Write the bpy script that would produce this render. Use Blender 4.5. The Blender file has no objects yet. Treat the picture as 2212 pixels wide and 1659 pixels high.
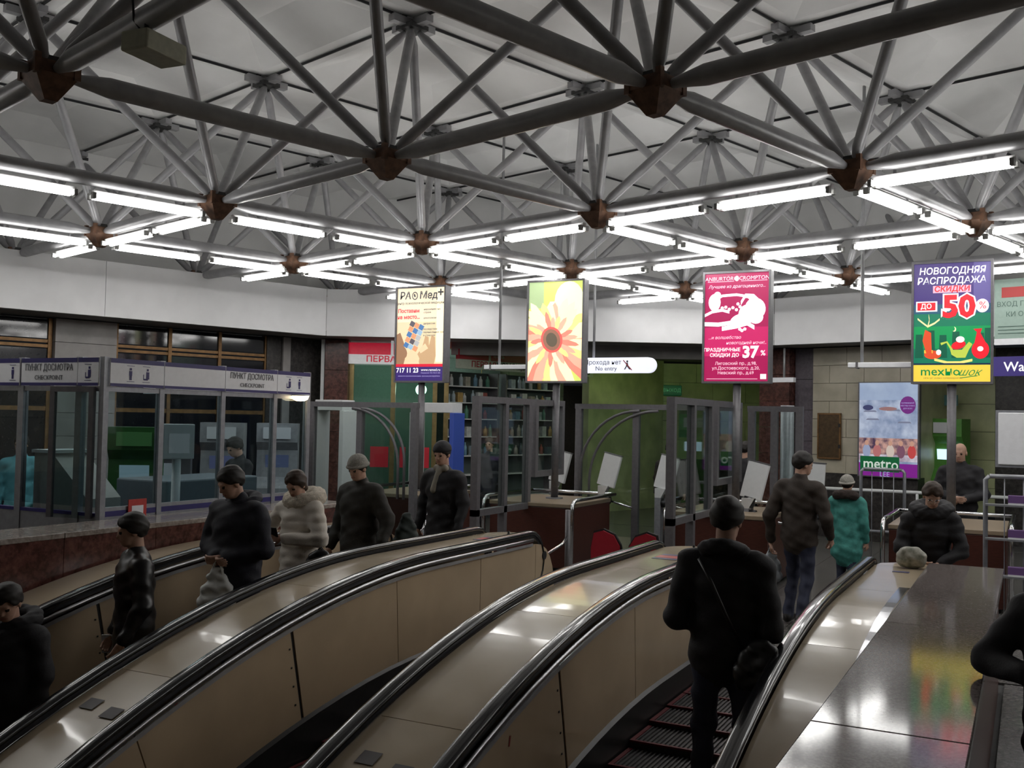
import bpy, bmesh, math, random
import numpy as np
from mathutils import Vector, Matrix
random.seed(7)
SC = bpy.context.scene
COL = SC.collection
R = math.radians

# ------------------------------------------------------------------ camera, world, exposure
CAM_Z = 2.15
cam_d = bpy.data.cameras.new('camera'); cam = bpy.data.objects.new('camera', cam_d); COL.objects.link(cam)
cam_d.sensor_width = 36.0; cam_d.lens = 36.0 * 2200.67 / 2212.0; cam_d.clip_start = 0.05; cam_d.clip_end = 200
def cam_matrix(heading, pitch, roll):
    f = Vector((math.sin(heading)*math.cos(pitch), math.cos(heading)*math.cos(pitch), math.sin(pitch)))
    r = Vector((math.cos(heading), -math.sin(heading), 0)); u = r.cross(f)
    r2 = r*math.cos(roll) + u*math.sin(roll); u2 = -r*math.sin(roll) + u*math.cos(roll)
    m = Matrix((r2, u2, -f)).transposed().to_4x4(); m.translation = (0, 0, CAM_Z); return m
cam.matrix_world = cam_matrix(-R(27.0), 0.033446, 0.020243)
SC.camera = cam
w = bpy.data.worlds.new('world'); SC.world = w; w.use_nodes = True
w.node_tree.nodes['Background'].inputs[0].default_value = (0.30, 0.34, 0.40, 1)
w.node_tree.nodes['Background'].inputs[1].default_value = 0.02
TUBE_EMIT = 15.0
BOX_EMIT = 0.88
SC.view_settings.view_transform = 'Standard'; SC.view_settings.look = 'None'
SC.view_settings.exposure = 0.16; SC.view_settings.gamma = 1.0
SC.view_settings.use_curve_mapping = False
CY = SC.cycles
CY.max_bounces = 5; CY.diffuse_bounces = 3; CY.glossy_bounces = 2; CY.transmission_bounces = 2; CY.transparent_max_bounces = 10
CY.caustics_reflective = False; CY.caustics_refractive = False

# ------------------------------------------------------------------ materials
MATS = {}
def srgb(r, g, b):
    return tuple(((c/255.0)/12.92 if c/255.0 <= 0.04045 else ((c/255.0+0.055)/1.055)**2.4) for c in (r, g, b))
def mat(name, col, rough=0.5, metal=0.0, noise=0.0, nscale=20.0, col2=None, emit=0.0, spec=0.5, bump=0.0, bscale=60.0, stretch=None, coat=0.0, detail=4.0):
    if name in MATS: return MATS[name]
    m = bpy.data.materials.new(name); m.use_nodes = True; MATS[name] = m
    nt = m.node_tree; b = nt.nodes['Principled BSDF']
    b.inputs['Base Color'].default_value = (*col, 1); b.inputs['Roughness'].default_value = rough
    b.inputs['Metallic'].default_value = metal; b.inputs['Specular IOR Level'].default_value = spec
    b.inputs['Coat Weight'].default_value = coat; b.inputs['Coat Roughness'].default_value = 0.06
    tc = nt.nodes.new('ShaderNodeTexCoord'); src = tc.outputs['Object']
    if stretch:
        mp = nt.nodes.new('ShaderNodeMapping'); mp.inputs['Scale'].default_value = stretch
        nt.links.new(src, mp.inputs[0]); src = mp.outputs[0]
    n = nt.nodes.new('ShaderNodeTexNoise'); n.inputs['Scale'].default_value = nscale; n.inputs['Detail'].default_value = detail
    nt.links.new(src, n.inputs['Vector'])
    if col2 is None: col2 = tuple(c*(1-noise) for c in col)
    cr = nt.nodes.new('ShaderNodeValToRGB')
    cr.color_ramp.elements[0].position = 0.35; cr.color_ramp.elements[1].position = 0.65
    cr.color_ramp.elements[0].color = (*col2, 1); cr.color_ramp.elements[1].color = (*col, 1)
    nt.links.new(n.outputs['Fac'], cr.inputs[0]); nt.links.new(cr.outputs[0], b.inputs['Base Color'])
    if bump:
        n2 = nt.nodes.new('ShaderNodeTexNoise'); n2.inputs['Scale'].default_value = bscale; n2.inputs['Detail'].default_value = 3
        nt.links.new(src, n2.inputs['Vector'])
        bp = nt.nodes.new('ShaderNodeBump'); bp.inputs['Strength'].default_value = bump; bp.inputs['Distance'].default_value = 0.01
        nt.links.new(n2.outputs['Fac'], bp.inputs['Height']); nt.links.new(bp.outputs[0], b.inputs['Normal'])
    if emit:
        b.inputs['Emission Strength'].default_value = emit
        nt.links.new(cr.outputs[0], b.inputs['Emission Color'])
    return m
def glass(name, tint=(0.86, 0.9, 0.88), refl=0.10, rough=0.02):
    if name in MATS: return MATS[name]
    m = bpy.data.materials.new(name); m.use_nodes = True; MATS[name] = m
    nt = m.node_tree; nt.nodes.clear()
    o = nt.nodes.new('ShaderNodeOutputMaterial'); t = nt.nodes.new('ShaderNodeBsdfTransparent'); g = nt.nodes.new('ShaderNodeBsdfGlossy')
    t.inputs[0].default_value = (*tint, 1); g.inputs['Roughness'].default_value = rough
    lw = nt.nodes.new('ShaderNodeLayerWeight'); lw.inputs[0].default_value = 0.5
    pw = nt.nodes.new('ShaderNodeMath'); pw.operation = 'POWER'; pw.inputs[1].default_value = 4.0; nt.links.new(lw.outputs['Facing'], pw.inputs[0])
    fr = nt.nodes.new('ShaderNodeMath'); fr.operation = 'MULTIPLY_ADD'; fr.inputs[1].default_value = 0.5; fr.inputs[2].default_value = 0.035; nt.links.new(pw.outputs[0], fr.inputs[0])
    mx = nt.nodes.new('ShaderNodeMixShader')
    nt.links.new(fr.outputs[0], mx.inputs[0]); nt.links.new(t.outputs[0], mx.inputs[1]); nt.links.new(g.outputs[0], mx.inputs[2]); nt.links.new(mx.outputs[0], o.inputs[0])
    return m
def emitter(name, col, strength):
    """something that gives off light: tube, backlit print, screen"""
    if name in MATS: return MATS[name]
    m = bpy.data.materials.new(name); m.use_nodes = True; MATS[name] = m
    b = m.node_tree.nodes['Principled BSDF']
    b.inputs['Base Color'].default_value = (*[c*0.6 for c in col], 1); b.inputs['Roughness'].default_value = 0.35
    b.inputs['Emission Color'].default_value = (*col, 1); b.inputs['Emission Strength'].default_value = strength
    return m
def granite(name, c1, c2, c3, rough=0.12, scale=90.0):
    if name in MATS: return MATS[name]
    m = bpy.data.materials.new(name); m.use_nodes = True; MATS[name] = m
    nt = m.node_tree; b = nt.nodes['Principled BSDF']
    tc = nt.nodes.new('ShaderNodeTexCoord')
    v = nt.nodes.new('ShaderNodeTexVoronoi'); v.inputs['Scale'].default_value = scale
    n = nt.nodes.new('ShaderNodeTexNoise'); n.inputs['Scale'].default_value = scale*0.35; n.inputs['Detail'].default_value = 6
    nt.links.new(tc.outputs['Object'], v.inputs['Vector']); nt.links.new(tc.outputs['Object'], n.inputs['Vector'])
    cr = nt.nodes.new('ShaderNodeValToRGB'); e = cr.color_ramp.elements
    e[0].position = 0.38; e[0].color = (*c1, 1); e[1].position = 0.66; e[1].color = (*c3, 1)
    x = cr.color_ramp.elements.new(0.52); x.color = (*c2, 1)
    mx = nt.nodes.new('ShaderNodeMix'); mx.data_type = 'RGBA'; mx.inputs[0].default_value = 0.35
    nt.links.new(n.outputs['Fac'], cr.inputs[0])
    bw = nt.nodes.new('ShaderNodeValToRGB'); bw.color_ramp.elements[0].color = (*c1, 1); bw.color_ramp.elements[1].color = (*c3, 1)
    sp = nt.nodes.new('ShaderNodeSeparateColor'); nt.links.new(v.outputs['Color'], sp.inputs[0]); nt.links.new(sp.outputs[0], bw.inputs[0])
    nt.links.new(cr.outputs[0], mx.inputs[6]); nt.links.new(bw.outputs[0], mx.inputs[7]); nt.links.new(mx.outputs[2], b.inputs['Base Color'])
    b.inputs['Roughness'].default_value = rough; b.inputs['Specular IOR Level'].default_value = 0.38
    return m

M_CEIL = mat('ceiling_white', (0.84, 0.84, 0.83), 0.9, noise=0.10, nscale=1.3, bump=0.05, bscale=8)
M_TUBE = mat('painted_grey_steel', (0.36, 0.36, 0.37), 0.36, 0.1, noise=0.2, nscale=6)
M_NODE = mat('rust_brown_node', (0.17, 0.085, 0.048), 0.6, 0.2, noise=0.5, nscale=18)
M_UPNODE = mat('upper_node_black', (0.05, 0.05, 0.05), 0.6, 0.2, noise=0.3)
M_TRAY = mat('lamp_tray_white', (0.55, 0.55, 0.55), 0.45, noise=0.1)
M_LAMP = emitter('tube_light', (1.0, 0.985, 0.96), TUBE_EMIT)
M_CAP = mat('lamp_cap', (0.25, 0.25, 0.24), 0.4)
M_FASC = mat('fascia_white', (0.84, 0.84, 0.85), 0.6, noise=0.05, nscale=3)
M_SOFFIT = mat('soffit_grey', (0.25, 0.24, 0.23), 0.8, noise=0.2, nscale=3)
M_BEIGE = mat('balustrade_beige', (0.52, 0.405, 0.275), 0.22, noise=0.10, nscale=2.2, coat=0.3)
M_DECK = mat('deck_beige', (0.54, 0.44, 0.31), 0.20, noise=0.08, nscale=1.6, coat=0.4, bump=0.05, bscale=7)
M_RUBBER = mat('handrail_rubber', (0.012, 0.012, 0.014), 0.18, noise=0.2, coat=0.5)
M_ALU = mat('guide_aluminium', (0.46, 0.46, 0.48), 0.30, 1.0, noise=0.15, nscale=3, stretch=(8, 1, 8))
M_DARKM = mat('dark_metal', (0.035, 0.036, 0.04), 0.42, 0.5, noise=0.3)
M_SKIRT = mat('skirt_black', (0.02, 0.02, 0.021), 0.4, noise=0.3)
M_STEP = mat('step_tread', (0.075, 0.072, 0.075), 0.45, 0.5, noise=0.3, nscale=60)
M_STEPR = mat('step_red_edge', (0.15, 0.012, 0.02), 0.5, noise=0.2)
M_GRAN = granite('grey_granite', (0.115, 0.095, 0.088), (0.20, 0.17, 0.16), (0.31, 0.275, 0.26), 0.09, 220)
M_REDG = granite('red_granite', (0.055, 0.022, 0.018), (0.115, 0.045, 0.038), (0.18, 0.075, 0.06), 0.22, 45)
M_PALEG = granite('pale_granite', (0.22, 0.19, 0.17), (0.34, 0.30, 0.27), (0.45, 0.40, 0.37), 0.15, 60)
M_FLOOR = granite('floor_granite', (0.07, 0.068, 0.065), (0.12, 0.115, 0.11), (0.19, 0.18, 0.17), 0.22, 70)
M_GROUT = mat('floor_grout', (0.05, 0.05, 0.05), 0.9, noise=0.2)
M_MARB = mat('pale_marble', (0.50, 0.46, 0.36), 0.35, noise=0.22, nscale=2.5, col2=(0.38, 0.345, 0.26), detail=8)
M_MARBG = mat('grey_marble', (0.34, 0.32, 0.31), 0.35, noise=0.25, nscale=3, detail=8)
M_MARBGR = mat('marble_green_lit', (0.50, 0.53, 0.30), 0.4, noise=0.3, nscale=2.2, detail=8)  # pale marble with the green lamp light put into its colour
M_DARKS = granite('dark_stone', (0.02, 0.018, 0.018), (0.04, 0.036, 0.034), (0.07, 0.062, 0.058), 0.3, 40)
M_SHAFT = mat('shaft_concrete', (0.10, 0.09, 0.085), 0.8, noise=0.3, nscale=3)
M_BRONZE = mat('window_bronze', (0.24, 0.13, 0.05), 0.4, 0.5, noise=0.35, nscale=10)
M_BRASS = mat('door_brass', (0.36, 0.27, 0.12), 0.35, 0.7, noise=0.25, nscale=8)
M_DGLASS = mat('night_window_glass', (0.012, 0.013, 0.018), 0.06, noise=0.2)
M_GLASS = glass('clear_glass', (0.80, 0.85, 0.84))
M_GLASS2 = glass('booth_glass', (0.72, 0.80, 0.82))
M_FRAME = mat('partition_frame_grey', (0.16, 0.155, 0.165), 0.45, 0.3, noise=0.15)
M_BOOTHF = mat('booth_frame_alu', (0.34, 0.35, 0.38), 0.4, 0.4, noise=0.15)
M_WHITE = mat('white_plastic', (0.72, 0.73, 0.74), 0.4, noise=0.04)
M_SIGNW = mat('sign_white', (0.88, 0.89, 0.92), 0.4, noise=0.04)
M_BLUE = mat('sign_blue', (0.035, 0.03, 0.16), 0.4, noise=0.1)
M_CHROME = mat('polished_chrome', (0.72, 0.72, 0.74), 0.12, 1.0, noise=0.05)
M_CAB = mat('cabinet_red_brown', (0.085, 0.026, 0.018), 0.35, noise=0.25, nscale=14, stretch=(1, 1, 6))
M_CREAM = mat('cream_top', (0.30, 0.23, 0.16), 0.4, noise=0.08)
M_BLACK = mat('matt_black', (0.012, 0.012, 0.013), 0.55, noise=0.2)
M_INK = mat('print_grey_ink', (0.16, 0.16, 0.18), 0.6, noise=0.05)

# ------------------------------------------------------------------ mesh helpers
def tag(o, label=None, cat=None, group=None, kind=None):
    if label: o['label'] = label
    if cat: o['category'] = cat
    if group: o['group'] = group
    if kind: o['kind'] = kind
    return o
def link(name, me, parent=None, loc=None, rot=None):
    o = bpy.data.objects.new(name, me); COL.objects.link(o)
    if parent is not None: o.parent = parent
    if loc is not None: o.location = loc
    if rot is not None: o.rotation_euler = rot
    return o
def empty(name, loc=(0, 0, 0), rz=0.0, parent=None):
    o = link(name, None, parent, loc, (0, 0, rz)); o.empty_display_size = 0.2; return o
class B:
    """collects shapes for ONE mesh"""
    def __init__(s): s.v = []; s.f = []; s.m = []; s.mats = []; s.sm = []
    def mi(s, m):
        if m not in s.mats: s.mats.append(m)
        return s.mats.index(m)
    def add(s, vs, fs, m, smooth=False):
        k = len(s.v); s.v += [tuple(v) for v in vs]; i = s.mi(m)
        for f in fs: s.f.append(tuple(k+j for j in f)); s.m.append(i); s.sm.append(smooth)
        return s
    def box(s, x0, x1, y0, y1, z0, z1, m, bev=0.0):
        if bev > 0:
            bm = bmesh.new(); bmesh.ops.create_cube(bm, size=1)
            for v in bm.verts: v.co = ((x0+x1)/2+v.co.x*(x1-x0), (y0+y1)/2+v.co.y*(y1-y0), (z0+z1)/2+v.co.z*(z1-z0))
            bmesh.ops.bevel(bm, geom=bm.edges[:], offset=bev, segments=2, affect='EDGES', profile=0.5)
            bm.verts.index_update()
            s.add([v.co[:] for v in bm.verts], [[v.index for v in f.verts] for f in bm.faces], m); bm.free(); return s
        vs = [(x, y, z) for z in (z0, z1) for y in (y0, y1) for x in (x0, x1)]
        return s.add(vs, [(0, 2, 3, 1), (4, 5, 7, 6), (0, 1, 5, 4), (2, 6, 7, 3), (0, 4, 6, 2), (1, 3, 7, 5)], m)
    def obox(s, p0, p1, wid, z0, z1, m, off=0.0):
        """upright slab along plan segment p0-p1, thickness wid to the left (+) of the segment"""
        p0 = Vector(p0); p1 = Vector(p1); d = (p1-p0).normalized(); n = Vector((-d.y, d.x))
        a = p0+n*off; b = p1+n*off; c = b+n*wid; e = a+n*wid
        vs = [(q.x, q.y, z) for z in (z0, z1) for q in (a, b, e, c)]
        return s.add(vs, [(0, 2, 3, 1), (4, 5, 7, 6), (0, 1, 5, 4), (2, 6, 7, 3), (0, 4, 6, 2), (1, 3, 7, 5)], m)
    def tube(s, pts, r, m, seg=10, closed=False, rs=None):
        pts = [Vector(p) for p in pts]; n = len(pts); rings = []; up = Vector((0, 0, 1))
        prev = None; vs = []
        for i, p in enumerate(pts):
            t = (pts[min(i+1, n-1)]-pts[max(i-1, 0)]).normalized()
            if prev is None:
                a = t.cross(up) if abs(t.dot(up)) < 0.95 else t.cross(Vector((1, 0, 0)))
            else: a = prev - t*prev.dot(t)
            a.normalize(); prev = a; b = t.cross(a); rr = rs[i] if rs else r
            for k in range(seg):
                an = 2*math.pi*k/seg; vs.append(p+a*math.cos(an)*rr+b*math.sin(an)*rr)
        fs = []
        for i in range(n-1):
            for k in range(seg):
                fs.append((i*seg+k, i*seg+(k+1) % seg, (i+1)*seg+(k+1) % seg, (i+1)*seg+k))
        s.add(vs, fs, m, True)
        k0 = len(s.v)-n*seg
        i = s.mi(m)
        s.f.append(tuple(k0+k for k in reversed(range(seg)))); s.m.append(i); s.sm.append(False)
        s.f.append(tuple(k0+(n-1)*seg+k for k in range(seg))); s.m.append(i); s.sm.append(False)
        return s
    def lathe(s, prof, m, seg=16, c=(0, 0, 0)):
        vs = [(c[0]+r*math.cos(2*math.pi*k/seg), c[1]+r*math.sin(2*math.pi*k/seg), c[2]+z) for r, z in prof for k in range(seg)]
        fs = [(i*seg+k, i*seg+(k+1) % seg, (i+1)*seg+(k+1) % seg, (i+1)*seg+k) for i in range(len(prof)-1) for k in range(seg)]
        return s.add(vs, fs, m, True)
    def prism(s, poly, a0, a1, m, axis='y'):
        """polygon (u,v) extruded between a0 and a1; axis y: (u,a,v); axis x: (a,u,v); axis z: (u,v,a)"""
        n = len(poly)
        def P(u, v, a): return {'y': (u, a, v), 'x': (a, u, v), 'z': (u, v, a)}[axis]
        vs = [P(u, v, a0) for u, v in poly]+[P(u, v, a1) for u, v in poly]
        fs = [tuple(range(n)), tuple(reversed(range(n, 2*n)))]+[(i, n+i, n+(i+1) % n, (i+1) % n) for i in range(n)]
        return s.add(vs, fs, m)
    def sweep(s, prof, path, m, smooth=False, caps=True):
        """profile of (x, dz) carried along path of (y, z); stays upright"""
        n = len(prof); vs = []
        for j, (y, z) in enumerate(path):
            y0, z0 = path[max(j-1, 0)]; y1, z1 = path[min(j+1, len(path)-1)]
            l = math.hypot(y1-y0, z1-z0); ny, nz = -(z1-z0)/l, (y1-y0)/l
            for x, d in prof: vs.append((x, y+ny*d, z+nz*d))
        fs = [(j*n+i, j*n+(i+1) % n, (j+1)*n+(i+1) % n, (j+1)*n+i) for j in range(len(path)-1) for i in range(n)]
        if caps: fs += [tuple(reversed(range(n))), tuple((len(path)-1)*n+i for i in range(n))]
        return s.add(vs, fs, m, smooth)
    def mesh(s, name):
        me = bpy.data.meshes.new(name); me.from_pydata(s.v, [], s.f)
        for m in s.mats: me.materials.append(m)
        me.polygons.foreach_set('material_index', s.m); me.polygons.foreach_set('use_smooth', s.sm)
        bm = bmesh.new(); bm.from_mesh(me); bmesh.ops.recalc_face_normals(bm, faces=bm.faces[:]); bm.to_mesh(me); bm.free()
        me.update(); return me
    def obj(s, name, parent=None, loc=None, rot=None): return link(name, s.mesh(name), parent, loc, rot)
def copy_tree(o, parent=None):
    c = o.copy(); COL.objects.link(c); c.parent = parent
    for ch in o.children:
        if ch.parent == o and ch is not c: copy_tree(ch, c)
    return c
FONT_TMP = []
def text(body, size, m, parent, loc, rz=0.0, align='CENTER', fat=0.0, shear=0.0, sx=1.0, name='lettering', space=1.0):
    """flat lettering standing in the local XZ plane, read from -Y"""
    c = bpy.data.curves.new('text_src', 'FONT'); c.body = body; c.size = size; c.align_x = align; c.align_y = 'CENTER'
    c.offset = fat*0.45; c.shear = shear; c.extrude = 0.0008; c.resolution_u = 2; c.space_character = space
    t = bpy.data.objects.new('text_src', c); COL.objects.link(t)
    dg = bpy.context.evaluated_depsgraph_get(); me = bpy.data.meshes.new_from_object(t.evaluated_get(dg))
    bpy.data.objects.remove(t); bpy.data.curves.remove(c)
    me.materials.clear(); me.materials.append(m)
    me.transform(Matrix.Diagonal((sx, 1, 1, 1)))
    return link(name, me, parent, loc, (math.pi/2, 0, rz))

# ------------------------------------------------------------------ plan geometry of the place (metres; Y runs up along the escalators)
GZ = 4.492                                     # lower chord plane of the space frame
GO = Vector((-5.2219, 7.6533)); GI = Vector((0.89469, 2.86348)); GJ = Vector((-2.86348, 0.89469)); FH = 2.034
def grid(i, j, k=0.0):
    p = GO+GI*i+GJ*j; return Vector((p.x, p.y, GZ+k*FH))
OC = Vector((-3.35, 8.4)); AP = 10.25
def octv(k, off):
    """corner between octagon side k-1 and side k (side k runs at angle 27.65-45k degrees, k=0 is the far side)"""
    r = (AP+off)/math.cos(R(22.5)); a = R(27.65+90+22.5-45*k); return OC+Vector((math.cos(a), math.sin(a)))*r
def inside(p, off):
    q = Vector((p[0], p[1]))-OC
    return all(q.dot(Vector((math.cos(R(117.65-45*k)), math.sin(R(117.65-45*k))))) < AP+off for k in range(8))
def mY(X): return 16.438+(X+12.572)*0.5239       # far wall line
def rY(X): return 20.792-(X+4.787)*0.3124        # right wall line
def lX(Y): return -14.566+(Y-10.728)*0.31245     # left wall line
DM = Vector((0.8858, 0.4641)); DR = Vector((0.9545, -0.2982)); DL = Vector((0.2982, 0.9545))
SOF = 3.635; CEIL = GZ+FH+0.09

# ------------------------------------------------------------------ ceiling: coffered slabs carried by the frame
ceil_o = tag(B().box(OC.x-14, OC.x+14, OC.y-14, OC.y+16, CEIL+0.42, CEIL+0.55, M_SOFFIT).obj('ceiling'), kind='structure')
def slab_mesh():
    b = B(); L = [(1.485, 0.0), (1.33, 0.0), (0.70, 0.27), (0.55, 0.27)]
    vs = []
    for h, z in L: vs += [(-h, -h, z), (h, -h, z), (h, h, z), (-h, h, z)]
    fs = [(4*k+i, 4*k+(i+1) % 4, 4*k+4+(i+1) % 4, 4*k+4+i) for k in range(3) for i in range(4)]+[(12, 13, 14, 15)]
    vs += [(-1.485, -1.485, 0.4), (1.485, -1.485, 0.4), (1.485, 1.485, 0.4), (-1.485, 1.485, 0.4)]
    fs += [(i, (i+1) % 4, 16+(i+1) % 4, 16+i) for i in range(4)]+[(16, 17, 18, 19)]
    return b.add(vs, fs, M_CEIL).mesh('ceiling_slab')
SLAB = slab_mesh(); gang = math.atan2(GI.y, GI.x)
for i in range(-4, 6):
    for j in range(-5, 6):
        p = grid(i, j)
        if inside(p, 2.2): link('ceiling_slab', SLAB, ceil_o, (p.x, p.y, CEIL), (0, 0, gang))

# ------------------------------------------------------------------ octagonal fascia, soffit and the wall drum above it
fas = tag(empty('trim_1', (OC.x, OC.y, 0)), kind='structure')
for k in range(8):
    a = octv(k, 0)-OC; c = octv(k+1, 0)-OC; d = (c-a).normalized()
    for s in range(2):
        p = a+(c-a)*(s/2)+d*0.004; q = a+(c-a)*((s+1)/2)-d*0.004
        B().obox(p, q, 0.10, SOF, 4.52, M_FASC).obj('fascia_panel', fas)
sof = tag(empty('trim_2', (OC.x, OC.y, 0)), kind='structure')
for k in range(8):
    a0, a1, c1, c0 = [v-OC for v in (octv(k, 0.1), octv(k+1, 0.1), octv(k+1, 1.5), octv(k, 1.5))]
    B().prism([(v.x, v.y) for v in (a0, a1, c1, c0)], SOF+0.015, SOF+0.10, M_SOFFIT, 'z').obj('soffit_panel', sof)
drum = tag(empty('wall_drum', (OC.x, OC.y, 0)), kind='structure')
for k in range(8):
    a = octv(k, 1.7)-OC; c = octv(k+1, 1.7)-OC
    B().obox(a, c, 0.12, SOF, CEIL+0.4, M_CEIL).obj('drum_panel', drum)

# ------------------------------------------------------------------ floor with the escalator opening
flo = B()
flo.box(-17, 9, 9.62, 30, -0.35, -0.02, M_GROUT); flo.box(-17, -7.25, -6, 9.62, -0.35, -0.02, M_GROUT); flo.box(-0.62, 9, -6, 9.62, -0.35, -0.02, M_GROUT)
flo = tag(flo.obj('floor'), kind='structure')
TILE = B().box(-0.297, 0.297, -0.297, 0.297, -0.02, 0.0, M_FLOOR).mesh('floor_tile')
nt_ = 0
for a in range(0, 17):
    for c in range(0, 17):
        x = -8.6+a*0.6; y = 9.93+c*0.6
        if nt_ < 300: link('floor_tile', TILE, flo, (x, y, 0)); nt_ += 1
rest = B()
rest.box(-17, -8.92, 9.62, 30, -0.02, -0.002, M_FLOOR); rest.box(-8.92, 1.6, 19.9, 30, -0.02, -0.002, M_FLOOR); rest.box(1.62, 9, 9.62, 30, -0.02, -0.002, M_FLOOR)
rest.box(-17, -7.25, -6, 9.6, -0.02, -0.002, M_FLOOR); rest.box(-0.19, 9, -6, 9.6, -0.02, -0.002, M_FLOOR)
tag(rest.obj('tiling', flo), kind='stuff')
# escalator pit
pit = B().box(-7.25, -7.0, -6, 9.62, -7, -0.02, M_SHAFT).box(-0.62, -0.5, -6, 9.62, -7, -0.4, M_SHAFT).box(-7.25, -0.5, 9.62, 9.8, -7, -0.36, M_SHAFT).box(-7.25, -0.5, -6.2, -6, -7, 0.0, M_SHAFT)
tag(pit.obj('wall_escalator_pit'), kind='structure')

# ------------------------------------------------------------------ space frame: nodes, chords and diagonals
frame = tag(empty('space_frame', (0, 0, GZ)), 'grey steel tube space frame with rust-brown nodes carrying the ceiling', 'roof frame')
def member(L, r, taper, rend, seg=12):
    return B().tube([(0, 0, 0.10), (0, 0, 0.12), (0, 0, taper), (0, 0, L-taper), (0, 0, L-0.12), (0, 0, L-0.10)], r, M_TUBE, seg, rs=[rend, rend, r, r, rend, rend])
CHORD = member(3.0, 0.076, 0.42, 0.03).mesh('chord'); DL_ = math.sqrt(4.5+FH*FH)
DIAG = member(DL_, 0.053, 0.22, 0.032).mesh('diagonal')
nb = B()
h = 0.15
nb.add([(-h, -h, 0.05), (h, -h, 0.05), (h, h, 0.05), (-h, h, 0.05), (-h, -h, -0.035), (h, -h, -0.035), (h, h, -0.035), (-h, h, -0.035),
        (-0.045, -0.045, -0.20), (0.045, -0.045, -0.20), (0.045, 0.045, -0.20), (-0.045, 0.045, -0.20)],
       [(0, 1, 2, 3), (0, 4, 5, 1), (1, 5, 6, 2), (2, 6, 7, 3), (3, 7, 4, 0), (4, 8, 9, 5), (5, 9, 10, 6), (6, 10, 11, 7), (7, 11, 8, 4), (8, 11, 10, 9)], M_NODE)
for sx in (-1, 1):
    for sy in (-1, 1):
        c = 0.135
        nb.box(sx*c-0.022, sx*c+0.022, sy*c-0.022, sy*c+0.022, -0.055, 0.085, M_NODE)
nb.box(-0.09, 0.09, -0.09, 0.09, 0.05, 0.10, M_UPNODE)
NODE = nb.mesh('node')
ub = B().box(-0.30, 0.30, -0.05, 0.05, -0.02, 0.06, M_TUBE).box(-0.05, 0.05, -0.30, 0.30, -0.02, 0.06, M_TUBE).box(-0.13, 0.13, -0.13, 0.13, -0.05, 0.0, M_UPNODE)
ub.box(-0.16, -0.10, -0.03, 0.03, 0.0, 0.085, M_UPNODE).box(0.10, 0.16, -0.03, 0.03, 0.0, 0.085, M_UPNODE)
UPN = ub.mesh('upper_node')
UCH = B().box(-0.007, 0.007, 0.14, 2.86, 0.055, 0.085, M_DARKM).mesh('upper_chord')
def orient(o, a, b):
    d = (Vector(b)-Vector(a)).normalized(); o.rotation_euler = d.to_track_quat('Z', 'Y').to_euler(); o.location = a
NODES = [(i, j) for i in range(-3, 5) for j in range(-4, 5) if inside(grid(i, j), 1.05)]
UPS = set()
rel = Vector((0, 0, GZ))
for (i, j) in NODES:
    p = grid(i, j); link('node', NODE, frame, p-rel, (0, 0, gang))
    for di, dj in ((1, 0), (0, 1)):
        if (i+di, j+dj) in NODES:
            o = link('chord', CHORD, frame); orient(o, p-rel, grid(i+di, j+dj)-rel)
    for di in (-.5, .5):
        for dj in (-.5, .5):
            UPS.add((i+di, j+dj)); o = link('diagonal', DIAG, frame); orient(o, p-rel, grid(i+di, j+dj, 1)-rel)
for (i, j) in UPS:
    p = grid(i, j, 1)-rel; link('upper_node', UPN, frame, p, (0, 0, gang))
    if (i+1, j) in UPS: link('upper_chord', UCH, frame, p, (0, 0, gang-math.pi/2))
    if (i, j+1) in UPS: link('upper_chord', UCH, frame, p, (0, 0, gang))

# ------------------------------------------------------------------ fluorescent battens under the chords
def lamp_proto():
    r = tag(empty('fluorescent_lamp'), 'twin-tube fluorescent batten hung under a ceiling frame tube', 'lamp', 'fluorescent battens under the ceiling frame')
    t = B().add([(-0.62, -0.028, 0.0), (0.62, -0.028, 0.0), (0.62, 0.028, 0.0), (-0.62, 0.028, 0.0), (-0.62, -0.024, -0.05), (0.62, -0.024, -0.05), (0.62, 0.024, -0.05), (-0.62, 0.024, -0.05)],
                [(0, 1, 2, 3), (0, 4, 5, 1), (1, 5, 6, 2), (2, 6, 7, 3), (3, 7, 4, 0), (4, 7, 6, 5)], M_TRAY)
    t.obj('tray', r)
    for y in (-0.048, 0.048):
        B().tube([(-0.585, y, -0.068), (0.585, y, -0.068)], 0.021, M_LAMP, 6).obj('tube', r)
        for s in (-1, 1): B().box(s*0.602-0.017, s*0.602+0.017, y-0.026, y+0.026, -0.09, -0.03, M_CAP).obj('socket', r)
    for s in (-0.4, 0.4): B().box(s-0.012, s+0.012, -0.008, 0.008, -0.005, 0.10, M_TUBE).obj('hanger', r)
    return r
LAMP = lamp_proto(); first = True
def lit(a, b):
    for (i, j) in (a, b):
        if i <= 0 and j <= 0: return False
    if min(a[0], b[0]) < -2: return False  # lets in an added row out of view that brightens the near ceiling
    return True
for (i, j) in NODES:
    for di, dj in ((1, 0), (0, 1)):
        b_ = (i+di, j+dj)
        if b_ in NODES and lit((i, j), b_):
            A, Bv = grid(i, j), grid(*b_); d = Bv-A
            for t in (0.268, 0.732):
                p = A+d*t
                if not inside(p, -0.68): continue
                o = LAMP if first else copy_tree(LAMP); first = False
                o.location = (p.x, p.y, GZ-0.115); o.rotation_euler = (0, 0, math.atan2(d.y, d.x))
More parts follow.
